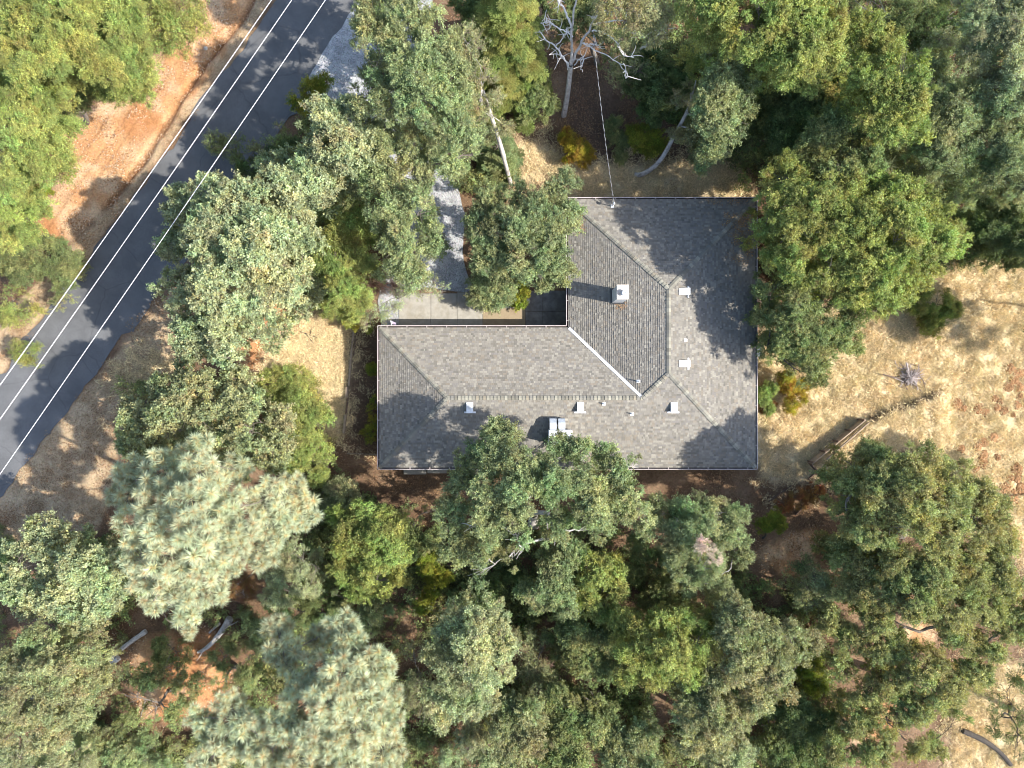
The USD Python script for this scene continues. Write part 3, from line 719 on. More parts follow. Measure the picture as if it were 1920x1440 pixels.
for pts, r_, mm in [([(1695, 680), (1702, 705), (1707, 722)], 0.065, 0), ([(1651, 702), (1672, 707), (1690, 712)], 0.045, 2), ([(1690, 716), (1675, 709), (1660, 704)], 0.03, 0), ([(1716, 700), (1728, 715), (1733, 730)], 0.032, 2), ([(1663, 718), (1674, 722), (1680, 730)], 0.018, 2)]:
    obj('branch', tube(np.array([G(*p_, 0.32 - 0.1 * i) for i, p_ in enumerate(pts)]), [r_, r_ * 0.85, r_ * 0.55], 6), stick_m[mm], bp)

# burrow mounds
dirt_m = tint_mat('burrow_soil', (0.27, 0.15, 0.075), 0.98, 0.35, 9.0, 0.05, bump=0.5)
for px, py, r_ in [(1793, 757, 15), (1805, 765, 10), (1834, 766, 13), (1846, 772, 12), (1865, 747, 9), (1875, 753, 8), (1868, 765, 11), (1882, 768, 12), (1911, 743, 10), (1908, 759, 11), (1895, 692, 14), (1909, 700, 15), (1902, 714, 15), (1891, 725, 13), (1911, 726, 13), (1900, 778, 7), (1802, 842, 12), (1844, 829, 13), (1862, 820, 13), (1833, 838, 11), (1843, 856, 15), (1843, 869, 15), (1907, 880, 17), (1870, 858, 9), (1894, 897, 10), (1907, 896, 12), (1885, 915, 16), (1914, 917, 15), (1799, 875, 10), (1829, 878, 11), (1900, 931, 18), (1888, 976, 12)]:
    R_ = S(r_) * 0.8; n1, n2 = 5, 12
    c = G(px, py); vs = [[0, 0, 0.13 + 0.05 * rng.random()]]
    for i in range(1, n1 + 1):
        for j in range(n2):
            a_ = j / n2 * 6.283; rr = R_ * i / n1 * (0.55 + 0.9 * meshkit.noise(np.array([math.cos(a_) * 1.9 + px, math.sin(a_) * 1.3, 0.5]), 2))
            vs.append([rr * math.cos(a_), rr * math.sin(a_), 0.10 * (1 - (i / n1) ** 2) + 0.06 * rng.random() * (i < n1) - 0.03 * (i == n1)])
    vs = np.array(vs) + c; fs = [(0, 1 + j, 1 + (j + 1) % n2) for j in range(n2)]
    for i in range(n1 - 1):
        for j in range(n2):
            a0, a1 = 1 + i * n2 + j, 1 + i * n2 + (j + 1) % n2
            fs += [(a0, a0 + n2, a1 + n2), (a0, a1 + n2, a1)]
    vs[:, 2] += ground_z(vs[:, 0], vs[:, 1]) - c[2] + 0.012
    o = obj('dirt_mound', (vs, np.array(fs)), dirt_m, tint=(1, 1, 1) * np.array([[rng.uniform(0.8, 1.15)]]))
    tag(o, 'small mound of reddish-brown burrow soil in the dry grass at the right edge', 'mound', 'burrow mounds in the dry grass')

# fallen logs
def log(label, pts, r0, r1, m_, stubs=()):
    o = thing('fallen_log', label, 'log', G(*pts[0]))
    P_ = np.array([G(*p_, r0 + (r1 - r0) * i / (len(pts) - 1)) for i, p_ in enumerate(pts)])
    from scipy.interpolate import make_interp_spline
    tt = np.linspace(0, 1, len(P_)); sp = make_interp_spline(tt, P_, k=min(3, len(P_) - 1)); ts = np.linspace(0, 1, 16)
    rr = np.linspace(r0, r1, 16) * (0.9 + 0.2 * rng.random(16))
    obj('bole', tube(sp(ts), rr, 10), m_, o, smooth=40)
    for a_, b_, h_ in stubs: obj('branch_stub', tube(bez(G(*a_, r0), G(*b_, h_), rng.normal(0, 0.08, 3), 6), np.linspace(0.045, 0.015, 6), 5), m_, o)
log('dark curved log on dry ground in the bottom right corner', [(1802, 1368), (1830, 1380), (1862, 1400), (1892, 1432)], 0.2, 0.16, BARK_DARK)
log('grey fallen log with a broken end below the large pine', [(434, 1157), (418, 1182), (395, 1208), (372, 1222)], 0.27, 0.1, BARK_PALE, [((428, 1172), (452, 1160), 0.5), ((385, 1214), (372, 1236), 0.3)])
log('slim pale log beside the grey fallen log below the pine', [(414, 1168), (404, 1176), (393, 1186)], 0.09, 0.07, BARK_PALE)
log('long grey log lying towards the yellow-green oak at bottom left', [(276, 1182), (250, 1200), (228, 1217), (206, 1238)], 0.18, 0.14, BARK_PALE)
log('short bleached log lying near the long grey log at bottom left', [(225, 1232), (216, 1240), (204, 1250)], 0.2, 0.13, plain('bleached_log', (0.5, 0.48, 0.46), 0.85, 0.25, 6.0, 0.3))
log('dead branch on pale litter west of the garage wall', [(563, 622), (580, 628), (597, 634)], 0.05, 0.03, BARK_DARK, [((575, 626), (590, 645), 0.1), ((583, 629), (585, 616), 0.15)])
log('small white stick on shaded soil in the clearing at lower centre', [(713, 1150), (720, 1156), (723, 1160)], 0.04, 0.03, BARK_PALE)
# ------------------------------------------------------------------ foliage
def leaves(rng, base, dirs, nrm, L, Wd, tint):
    """Small folded leaves: rhombi with a raised midrib."""
    k = len(base)
    side = np.cross(nrm, dirs); side /= np.linalg.norm(side, axis=1, keepdims=True) + 1e-9
    nn = np.cross(dirs, side)
    L = np.broadcast_to(L, (k,))[:, None]; Wd = np.broadcast_to(Wd, (k,))[:, None]
    mid = base + dirs * L * 0.45
    v = np.stack([base, mid + side * Wd / 2 + nn * Wd * 0.18, base + dirs * L, mid - side * Wd / 2 + nn * Wd * 0.18], 1).reshape(-1, 3)
    o = np.arange(k)[:, None] * 4
    f = np.stack([o + [0, 1, 2], o + [0, 2, 3]], 1).reshape(-1, 3)
    return v, f, np.repeat(tint, 4, 0)

def unit(v): return v / (np.linalg.norm(v, axis=-1, keepdims=True) + 1e-9)

def bough_broad(seed, n_twig=17, per=26, R=0.6, leaf=0.115, wide=0.62, upness=0.55, droop=0.0, twig_t=(0.9, 0.62, 0.95)):
    """A leafy bough: twigs fanning out from one point, leaves crowding their outer halves."""
    rng = np.random.default_rng(seed)
    V, Fc, T, n = [], [], [], 0
    for k in range(n_twig):
        d = unit(rng.normal(size=3) * [1, 1, 0.75] + [0, 0, upness])
        Lt = R * rng.uniform(0.5, 1.05)
        end = d * Lt + rng.normal(0, 0.06, 3) + [0, 0, -droop * Lt]
        ctrl = bez(np.zeros(3), end, np.array([0, 0, 0.08 * R]) + rng.normal(0, 0.03, 3), 5)
        v, f = tube(ctrl, np.linspace(0.011, 0.004, 5), 3, False)
        V.append(v); Fc.append(f + n); T.append(np.broadcast_to(twig_t, (len(v), 3))); n += len(v)
        t = rng.uniform(0.3, 1.0, per) ** 0.6
        base = (ctrl[0] * 0 + end) * t[:, None] * 0.98 + rng.normal(0, 0.055, (per, 3))
        dirs = unit(d * 0.6 + rng.normal(0, 0.75, (per, 3)) + [0, 0, -0.15])
        nrm = unit(rng.normal(0, 0.55, (per, 3)) + [0, 0, 0.9] + d * 0.35)
        br = rng.uniform(0.6, 1.42, (per, 1)) * rng.uniform(0.8, 1.2)
        yl = rng.random((per, 1)) ** 3
        tint = br * (np.array([1, 1, 1]) + yl * np.array([0.35, 0.12, -0.2]))
        v, f, t3 = leaves(rng, base, dirs, nrm, leaf * rng.uniform(0.65, 1.25, per), leaf * wide * rng.uniform(0.7, 1.2, per), tint)
        V.append(v); Fc.append(f + n); T.append(t3); n += len(v)
    return np.vstack(V), np.vstack(Fc), np.vstack(T)

def tuft_pine(seed, n=210, L=0.34, up=0.5):
    """A brush of long needles round the end of a twig with its brown bud."""
    rng = np.random.default_rng(seed)
    V, Fc, T, m = [], [], [], 0
    v, f = tube([[0, 0, -0.5], [0.03, 0, -0.2], [0, 0, 0.06]], [0.016, 0.014, 0.02], 5)
    V.append(v); Fc.append(f); T.append(np.broadcast_to([0.95, 0.62, 0.62], (len(v), 3))); m = len(v)
    d = unit(rng.normal(size=(n, 3)) * [1, 1, 0.62] + [0, 0, up])
    b = np.column_stack([np.zeros((n, 2)), rng.uniform(-0.16, 0.05, n)])
    Ln = L * rng.uniform(0.7, 1.1, (n, 1))
    side = unit(np.cross(d, rng.normal(size=(n, 3))))
    e = b + d * Ln + np.array([0, 0, -0.06]) * Ln
    w = 0.0085
    mid = b + d * Ln * 0.55 + [0, 0, 0.01]
    v = np.stack([b - side * w * 0.5, b + side * w * 0.5, mid + side * w * 0.8, e, mid - side * w * 0.8], 1).reshape(-1, 3)
    o = np.arange(n)[:, None] * 5 + m
    f = np.stack([o + [0, 1, 2], o + [0, 2, 4], o + [4, 2, 3]], 1).reshape(-1, 3)
    br = rng.uniform(0.75, 1.2, (n, 1)); yl = (rng.random((n, 1)) < 0.1)
    t = br * (1 + yl * np.array([0.35, 0.05, -0.15]))
    tt = np.repeat(t, 5, 0)
    tt = tt.reshape(n, 5, 3); tt[:, :2] *= [1.35, 0.95, 0.75]; tt = tt.reshape(-1, 3)
    V.append(v); Fc.append(f); T.append(tt)
    return np.vstack(V), np.vstack(Fc), np.vstack(T)

def spray_cedar(seed, L=0.95):
    """A drooping flat spray of a conifer."""
    rng = np.random.default_rng(seed)
    ax = bez(np.zeros(3), np.array([L, 0, -0.3 * L]), np.array([0, 0, 0.12]), 9)
    V, Fc, T = *tube(ax, np.linspace(0.014, 0.004, 9), 3, False), None
    V, Fc, T, n = [V], [Fc], [np.broadcast_to([0.9, 0.6, 0.9], (len(V), 3))], len(V)
    for t in np.linspace(0.12, 1.0, 18):
        c = ax[0] * (1 - t) ** 2 + 2 * t * (1 - t) * ((ax[0] + ax[-1]) / 2 + [0, 0, 0.12]) + t * t * ax[-1]
        for s in (-1, 1):
            l2 = 0.34 * math.sin(0.35 + 2.5 * t) * rng.uniform(0.75, 1.2) + 0.08
            d = unit(np.array([0.65, s * 1.0, -0.25 + rng.normal(0, 0.15)]))
            k = 9
            base = c + d * (np.linspace(0.05, 1, k)[:, None] * l2) + rng.normal(0, 0.012, (k, 3))
            dirs = unit(d + np.array([0.5, 0, 0]) + rng.normal(0, 0.5, (k, 3)))
            nrm = unit(rng.normal(0, 0.35, (k, 3)) + [0, 0, 1])
            v, f, t3 = leaves(rng, base, dirs, nrm, 0.11, 0.05, rng.uniform(0.7, 1.25, (k, 1)) * np.array([[1, 1, 1]]))
            V.append(v); Fc.append(f + n); T.append(t3); n += len(v)
    return np.vstack(V), np.vstack(Fc), np.vstack(T)

def bough_dead(seed, n=22, R=0.55):
    rng = np.random.default_rng(seed); V, Fc, T, m = [], [], [], 0
    for k in range(n):
        d = unit(rng.normal(size=3) + [0, 0, 0.4]); e = d * R * rng.uniform(0.4, 1.0); b = d * rng.uniform(0, 0.2) * R
        for j in range(3):
            e2 = e + rng.normal(0, 0.12, 3) * (j > 0)
            v, f = tube(bez(b if j == 0 else (b + e) / 2, e2, rng.normal(0, 0.05, 3), 4), np.linspace(0.009, 0.004, 4), 3, False)
            V.append(v); Fc.append(f + m); T.append(rng.uniform(0.7, 1.3) * np.ones((len(v), 3))); m += len(v)
    return np.vstack(V), np.vstack(Fc), np.vstack(T)

KINDS = {
    'oak': [bough_broad(s, 22, 32, 0.62, 0.097, 0.6) for s in range(100, 104)],
    'fine': [bough_broad(s, 24, 34, 0.62, 0.083, 0.58) for s in range(110, 114)],
    'big': [bough_broad(s, 18, 28, 0.62, 0.124, 0.7) for s in range(120, 124)],
    'thin': [bough_broad(s, 17, 20, 0.68, 0.08, 0.6) for s in range(130, 134)],
    'shrub': [bough_broad(s, 15, 22, 0.45, 0.09, 0.5, 0.8) for s in range(140, 143)],
    'pine': [tuft_pine(s) for s in range(150, 154)],
    'cedar': [spray_cedar(s) for s in range(160, 163)],
    'dead': [bough_dead(s) for s in range(170, 173)],
}
def quat(zax, spin):
    """Quaternions (w, x, y, z) that turn +z to zax after a spin about it."""
    zax = unit(zax)
    w = 1 + zax[:, 2]; q = np.column_stack([w, -zax[:, 1], zax[:, 0], np.zeros(len(w))])
    q[w < 1e-4] = [0, 1, 0, 0]; q = unit(q)
    s = np.column_stack([np.cos(spin / 2), np.zeros((len(w), 2)), np.sin(spin / 2)])
    a, b = q, s
    return np.column_stack([a[:, 0] * b[:, 0] - a[:, 3] * b[:, 3], a[:, 1] * b[:, 0] + a[:, 2] * b[:, 3], a[:, 2] * b[:, 0] - a[:, 1] * b[:, 3], a[:, 0] * b[:, 3] + a[:, 3] * b[:, 0]])

def scatter(path_parent, name, protos, proto_name, m, pos, q, sc, idx, kind='stuff'):
    pp = str(path_parent.GetPath()) if path_parent is not None else '/World'
    pi = UsdGeom.PointInstancer.Define(stage, numbered(pp, name))
    pts = []
    for v, f, t in protos:
        me = usdkit.mesh(stage, numbered(str(pi.GetPath()), proto_name), (v, f), m)
        UsdGeom.PrimvarsAPI(me).CreatePrimvar('tint', Sdf.ValueTypeNames.Color3fArray, 'vertex').Set(Vt.Vec3fArray.FromNumpy(t.astype(np.float32)))
        pts.append(me.GetPath())
    pi.CreatePrototypesRel().SetTargets(pts)
    pi.CreateProtoIndicesAttr(Vt.IntArray.FromNumpy(np.asarray(idx, np.int32)))
    pi.CreatePositionsAttr(Vt.Vec3fArray.FromNumpy((pos - ORI[pp]).astype(np.float32)))
    pi.CreateScalesAttr(Vt.Vec3fArray.FromNumpy(np.repeat(np.asarray(sc, np.float32)[:, None], 3, 1)))
    pi.CreateOrientationsAttr(Vt.QuathArray([Gf.Quath(float(a), float(b), float(c), float(d)) for a, b, c, d in q]))
    tag(pi, None, None, None, kind)
    return pi

def limb_paths(rng, fk, C, R, r0):
    """Branching limbs: each lobe is reached from the nearest earlier limb rather than from the fork."""
    nodes, rad, out = [np.array(fk, float)], [r0], []
    for i in np.argsort(np.linalg.norm(C - fk, axis=1)):
        c = C[i] + [0, 0, -0.15 * R[i]]
        nd = np.array(nodes); dist = np.linalg.norm(nd - c, axis=1) + 1.2 * np.maximum(nd[:, 2] - c[2], 0)
        k = int(np.argmin(dist)); s = nd[k]; LL = np.linalg.norm(c - s)
        lr = min(r0, rad[k] * 0.85)
        bend = np.array([0, 0, 0.1 * LL]) + rng.normal(0, 0.13 * LL, 3) * [1, 1, 0.5]
        pts = bez(s, c, bend, 9); pts[1:-1] += rng.normal(0, 0.02 * LL, (7, 3))
        for q in (4, 6, 8): nodes.append(pts[q]); rad.append(max(lr * (1 - 0.055 * q), 0.025))
        out.append((pts, lr, C[i], R[i]))
    return out
COUNT = [0]
TALL = 1.27
SEED = [1000]
def tree(name, label, base, lobes, leaf='fresh', kind='oak', dens=1.5, gap=0.36, scale=1.0, bark=None, trunk=0.17, group=None, cat_='tree', fork=0.42, low=-0.25, flat=0.72, limbs=True, tall=None, skirt=0.36, under=0.27):
    """A tree or shrub: base pixel on the ground, lobes (px, py, radius px, height of centre) of its crown."""
    SEED[0] += 7; rng = np.random.default_rng(SEED[0])
    b = G(*base); t = thing(name, label, cat_, b, group); gap += 0.035; dens *= 1.6
    lobes = [(l[0], l[1], l[2], l[3] * (tall or TALL) if l[3] > 3.4 else l[3]) for l in lobes]
    C = np.array([W(l[0], l[1], l[3]) for l in lobes]); R = np.array([max(0.35, S(l[2], l[3]) - 0.3 * scale) for l in lobes])
    bark = bark or BARK
    cen = (C * R[:, None] ** 2).sum(0) / (R ** 2).sum()
    # trunk up to the fork, then one limb per lobe
    if limbs:
        hgt = C[:, 2].min() if len(C) == 1 else np.percentile(C[:, 2], 30)
        fk = b + (cen - b) * fork; fk[2] = b[2] + max(hgt - b[2], 0.4) * fork
        tr = trunk
        pts = bez(b - [0, 0, 0.1], fk, rng.normal(0, 0.12, 3) * [1, 1, 0], 7)
        obj('trunk', tube(pts, np.linspace(1.25, 0.8, 7) * tr, 9, False), bark, t, smooth=50)
        for pts, lr, c, r in limb_paths(rng, fk, C, R, tr * 0.62):
            ms = [tube(pts, np.linspace(lr, max(lr * 0.45, 0.014), len(pts)), 6, False)]
            for k in range(7):
                s = pts[rng.integers(len(pts) // 2, len(pts))]; dd = unit(rng.normal(size=3) + [0, 0, 0.35]); e = c + dd * r * rng.uniform(0.6, 0.95) * [1, 1, flat]
                ms.append(tube(bez(s, e, rng.normal(0, 0.1 * r, 3), 6), np.linspace(max(lr * 0.4, 0.016), 0.01, 6), 4, False))
            obj('limb', cat(ms), bark, t, smooth=50)
    P, N, Sx = [], [], []
    for i, (c, r) in enumerate(zip(C, R)):
        n = max(5, int(dens * 2.6 * math.pi * r * r / scale ** 1.6))
        d = unit(rng.normal(size=(n * 3, 3))); d = d[d[:, 2] > low][:n]
        u = rng.uniform(0.55, 1.02, len(d)) ** 0.7
        # lobed outline
        wob = 0.64 + 0.6 * meshkit.noise(d * 1.9 + i * 3.3 + SEED[0] * 0.37, 4)
        p = c + d * (r * u * wob)[:, None] * [1, 1, flat]
        keep = np.ones(len(d), bool)
        for j in range(len(C)):
            if j != i:
                q = (p - C[j]) / [1, 1, flat]
                keep &= ~((np.linalg.norm(q, axis=1) < 0.55 * R[j]) & (p[:, 2] < C[j][2] + 0.3 * R[j]))
        keep &= meshkit.fbm(p * [0.85, 0.85, 0.6] + SEED[0], 2, 8) > gap
        p, d = p[keep], d[keep]
        P.append(p); N.append(unit(d * 0.8 + [0, 0, 0.75] + rng.normal(0, 0.25, d.shape))); Sx.append(scale * rng.uniform(0.75, 1.2, len(p)))
        # stray sprigs that break the outline
        k = max(2, len(p) // 5); d = unit(rng.normal(size=(k, 3)) * [1, 1, 0.5] + [0, 0, 0.1]); p = c + d * (r * rng.uniform(0.95, 1.3, (k, 1))) * [1, 1, flat]
        P.append(p); N.append(unit(d + [0, 0, 0.5])); Sx.append(scale * rng.uniform(0.45, 0.75, k))
    if cat_ == 'tree' and limbs and C[:, 2].max() > 4.5:
        # the shaded lower storey of the crown
        wts = R ** 2 / (R ** 2).sum()
        k = int(under * sum(len(p) for p in P)); j = rng.choice(len(C), k, p=wts)
        a_, u_ = rng.uniform(0, 6.28, k), np.sqrt(rng.random(k))
        p = C[j].copy(); p[:, :2] += (cen - p)[:, :2] * 0.12
        p[:, :2] += np.column_stack([np.cos(a_), np.sin(a_)]) * (R[j] * u_ * 0.85)[:, None]
        p[:, 2] = b[2] + (p[:, 2] - b[2]) * rng.uniform(skirt, 0.85, k)
        P.append(p); N.append(unit(rng.normal(0, 0.4, (k, 3)) + [0, 0, 1])); Sx.append(scale * rng.uniform(0.8, 1.3, k))
    P, N, Sx = np.vstack(P), np.vstack(N), np.concatenate(Sx)
    ok = P[:, 2] > 0.1; P, N, Sx = P[ok], N[ok], Sx[ok]
    protos = KINDS[kind]
    COUNT[0] += len(P)
    scatter(t, 'crown', protos, 'leafy_bough' if kind != 'pine' else 'needle_tuft', LEAF[leaf], P, quat(N, rng.uniform(0, 6.28, len(P))), Sx, rng.integers(0, len(protos), len(P)))
    return t
# ------------------------------------------------------------------ trees and shrubs, one call each
# --- north-west corner, beyond the red bank
tree('oak_tree', 'bright yellow-green oak crown filling the very top left corner', (110, 170), [(25, 40, 85, 8.5), (110, 45, 80, 9.2), (70, 110, 70, 9.4), (150, 100, 50, 7.5), (5, 130, 60, 8)], 'bright', 'fine', gap=0.3, skirt=0.74)
tree('oak_tree', 'bright green oak second from the left along the top edge', (205, 165), [(180, 50, 66, 8.6), (235, 75, 54, 8), (190, 125, 60, 8.4), (242, 135, 44, 7.4), (215, 165, 34, 6.6), (150, 5, 60, 8.5), (215, -5, 60, 8.4)], 'bright', 'fine', gap=0.31, skirt=0.74)
tree('oak_tree', 'feathery paler green tree at the top edge, nearest the red bank', (310, 60), [(280, 15, 46, 6.5), (320, 35, 44, 6), (345, 0, 40, 6.2), (300, 68, 38, 5.4), (365, 45, 30, 5)], 'bright', 'thin', gap=0.3, skirt=0.74)
tree('oak_tree', 'tall yellow-green oak on the left edge above the red bank', (60, 270), [(25, 220, 76, 8.8), (75, 205, 46, 7.6), (15, 300, 68, 8.2), (66, 290, 48, 7.2), (100, 325, 26, 5)], 'bright', 'fine', gap=0.3, skirt=0.74)
tree('oak_tree', 'lower yellow-green oak on the left edge beside the red soil', (30, 390), [(5, 380, 58, 6.4), (40, 370, 42, 5.8), (55, 425, 30, 4.6), (15, 440, 42, 5.2)], 'bright', 'fine', gap=0.32, skirt=0.74)
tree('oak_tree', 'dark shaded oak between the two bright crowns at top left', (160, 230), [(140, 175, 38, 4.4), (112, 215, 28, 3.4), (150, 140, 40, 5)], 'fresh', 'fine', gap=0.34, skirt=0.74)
tree('shrub', 'dense olive shrub on the left edge above the asphalt road', (100, 495), [(90, 480, 40, 1.9), (135, 492, 32, 1.6), (50, 505, 42, 1.9), (115, 520, 28, 1.2), (20, 480, 35, 1.8)], 'fresh', 'fine', cat_='shrub', trunk=0.06, gap=0.28)
tree('shrub', 'ragged yellow-green shrub on pale soil at the left edge', (30, 570), [(25, 560, 40, 1.6), (60, 585, 26, 1.2), (15, 610, 34, 1.3)], 'bright', 'thin', cat_='shrub', trunk=0.05, gap=0.36)
tree('shrub', 'small leaning bush overhanging the left side of the road', (50, 665), [(45, 660, 22, 1.6), (62, 678, 16, 1.5), (30, 650, 18, 1.3), (72, 655, 13, 1.4)], 'bright', 'thin', cat_='shrub', trunk=0.04, gap=0.3, scale=0.8)
tree('shrub', 'little yellow bush at the foot of the left edge oak, beside red soil', (80, 360), [(80, 358, 22, 0.8), (70, 385, 18, 0.8), (110, 300, 16, 1.0)], 'lime', 'shrub', cat_='shrub', trunk=0.03, scale=0.8)
tree('shrub', 'low twiggy bush reaching over the wire near the left road edge', (118, 555), [(122, 556, 16, 1.6), (110, 570, 12, 1.4)], 'fresh', 'thin', cat_='shrub', trunk=0.03, scale=0.7)

# --- between road and driveway
tree('oak_tree', 'big pale sage oak beside the road under the overhead wire', (455, 545), [
    (345, 385, 42, 6.5), (395, 365, 48, 7.6), (460, 385, 58, 8.6), (525, 360, 52, 8.4), (575, 345, 45, 7.8), (330, 455, 38, 5.6), (400, 445, 62, 8.8), (480, 460, 66, 9.4), (550, 430, 52, 8.4),
    (345, 545, 52, 6.8), (420, 545, 64, 8.8), (500, 545, 60, 8.6), (560, 510, 36, 6.6), (365, 625, 48, 6.6), (430, 635, 52, 7.4), (475, 600, 42, 7.2), (345, 670, 28, 5), (420, 675, 28, 5.6)], 'sage', 'big', dens=1.6, trunk=0.3, gap=0.33, tall=1.32, skirt=0.3)
tree('oak_tree', 'sage oak north of the big roadside oak, by the gravel drive', (625, 300), [(600, 225, 42, 7.8), (650, 215, 38, 7.6), (640, 275, 52, 8.2), (590, 300, 42, 7.2), (690, 260, 42, 7.4), (540, 320, 36, 6), (610, 345, 36, 6.4), (505, 310, 26, 4.6)], 'sage', 'big', gap=0.34, tall=1.27, skirt=0.3)
tree('shrub', 'yellow-green bush at the road edge where the gravel drive begins', (600, 190), [(585, 168, 24, 2.6), (610, 165, 24, 2.4), (565, 195, 22, 2), (600, 205, 30, 2.4)], 'lime', 'fine', cat_='shrub', trunk=0.06)
tree('shrub', 'olive bush on the right road edge beneath the wire', (430, 280), [(405, 268, 20, 2), (430, 275, 26, 2.2), (470, 290, 26, 1.8), (520, 262, 28, 2), (450, 305, 22, 1.4)], 'fresh', 'thin', cat_='shrub', trunk=0.05, gap=0.32)
tree('shrub', 'dark undergrowth bush between the roadside bush and the sage oaks', (520, 290), [(500, 300, 30, 1.6), (545, 285, 32, 1.8), (470, 320, 26, 1.4)], 'dark', 'fine', cat_='shrub', trunk=0.05)
tree('oak_tree', 'yellow-green small tree between the big sage oak and the driveway', (650, 510), [(640, 430, 38, 4.6), (675, 415, 28, 4.2), (625, 480, 42, 5), (670, 480, 34, 4.8), (640, 540, 42, 4.8), (675, 560, 28, 4), (615, 575, 24, 3.4), (655, 590, 22, 3)], 'bright', 'fine', gap=0.33)
tree('shrub', 'green shrub behind the yellow-green tree, shaded by the sage oaks', (640, 385), [(630, 375, 34, 2.6), (660, 350, 28, 2.4), (600, 395, 24, 2)], 'fresh', 'fine', cat_='shrub', trunk=0.05)
tree('oak_tree', 'sparse grey-green oak hanging over the gravel drive beside the courtyard', (745, 480), [(735, 295, 44, 7.2), (785, 335, 34, 7), (715, 345, 44, 6.8), (770, 335, 42, 7), (725, 405, 42, 7), (790, 390, 46, 7.4), (755, 450, 48, 7.2), (810, 445, 34, 6.2), (765, 510, 40, 6.2), (720, 500, 26, 5)], 'grey', 'oak', gap=0.36, dens=1.35)
tree('oak_tree', 'thin trailing oak branch over the west end of the concrete slabs', (735, 530), [(800, 535, 26, 3.4), (765, 548, 22, 3.2), (830, 548, 18, 3.2), (720, 575, 30, 2.6), (695, 600, 22, 2), (745, 560, 16, 2.6)], 'sage', 'thin', gap=0.42, dens=1.1, trunk=0.07)
tree('shrub', 'small green bush at the west end of the eave by the timber edging', (668, 612), [(672, 610, 18, 1.2), (655, 600, 20, 1.2), (690, 612, 12, 1)], 'lime', 'shrub', cat_='shrub', trunk=0.03, scale=0.8)
tree('dead_shrub', 'brown leafless bush beside the gravel drive, under grey-green oak', (722, 525), [(730, 525, 26, 0.9), (705, 540, 22, 0.8), (745, 545, 18, 0.7)], 'dead', 'dead', cat_='shrub', trunk=0.03, dens=2.2, gap=0.1, limbs=False)
tree('oak_tree', 'tall open oak whose crown covers the driveway at the top edge', (800, 290), [
    (705, 35, 46, 9.4), (765, 25, 52, 10), (815, 55, 46, 9.6), (715, 105, 50, 9.6), (775, 115, 52, 10.2), (835, 125, 48, 9.6), (690, 180, 42, 8.4), (745, 195, 50, 9.2), (805, 190, 52, 9.4), (865, 175, 40, 8.6),
    (720, 250, 38, 7.6), (785, 255, 40, 8), (845, 240, 50, 8.6), (890, 230, 36, 7.6), (850, 295, 40, 7.4), (895, 285, 26, 6.6), (805, 310, 28, 6.4), (705, 60, 44, 5.2), (708, 130, 40, 5), (720, -10, 46, 5.6)], 'grey', 'oak', dens=1.25, gap=0.40, trunk=0.28)
tree('oak_tree', 'oak past the top edge above the gravel drive', (700, -110), [(690, -90, 60, 8), (640, -110, 50, 7.4), (740, -80, 60, 7.6), (690, -50, 40, 5)], 'grey', 'oak', gap=0.33)
tree('oak_tree', 'pale dry-tinged oak bough leaning over the drive beside the conifer', (955, 330), [(880, 90, 34, 9.2), (905, 140, 30, 8.8), (870, 70, 28, 9), (900, 190, 24, 8)], 'olive', 'thin', dens=1.2, gap=0.4, bark=BARK_PALE, fork=0.8, trunk=0.14)
tree('oak_tree', 'slim twin-trunk tree with bleached stems between driveway and clearing', (958, 345), [(925, 190, 20, 7.4), (915, 215, 18, 6.6), (945, 235, 18, 6), (900, 205, 16, 7)], 'olive', 'thin', dens=1.0, gap=0.42, bark=BARK_PALE, fork=0.82, trunk=0.13)
tree('oak_tree', 'round grey-green oak in front of the courtyard, touching the roof', (950, 405), [
    (915, 375, 36, 5.6), (960, 365, 32, 6), (1010, 365, 34, 6.4), (1055, 350, 34, 6.6), (905, 425, 40, 6), (960, 430, 48, 6.8), (1020, 425, 48, 7), (1065, 405, 30, 6.4), (920, 480, 40, 5.6), (980, 485, 40, 6.2), (1035, 480, 42, 6.4), (1060, 515, 26, 5.4), (1020, 530, 18, 5)], 'grey', 'oak', gap=0.31, dens=1.6, trunk=0.24)
tree('shrub', 'rounded grey-green shrub at the north edge of the concrete slabs', (920, 545), [(915, 535, 38, 1.9), (940, 550, 30, 1.8), (900, 555, 24, 1.6), (925, 565, 24, 1.4), (950, 530, 26, 1.9)], 'grey', 'fine', cat_='shrub', trunk=0.06, gap=0.2, dens=2)
tree('shrub', 'bright lime leafy plant in the bed beside the walkway', (972, 560), [(975, 565, 17, 0.6), (985, 545, 14, 0.7), (960, 540, 11, 0.7), (978, 530, 10, 0.7)], 'lime', 'big', cat_='shrub', trunk=0.02, scale=0.55, dens=2.2, limbs=False)
tree('shrub', 'red-brown drying plant at the back of the small planting bed', (958, 552), [(960, 556, 14, 0.4), (968, 540, 10, 0.5)], 'rust', 'shrub', cat_='shrub', trunk=0.02, scale=0.55, limbs=False)

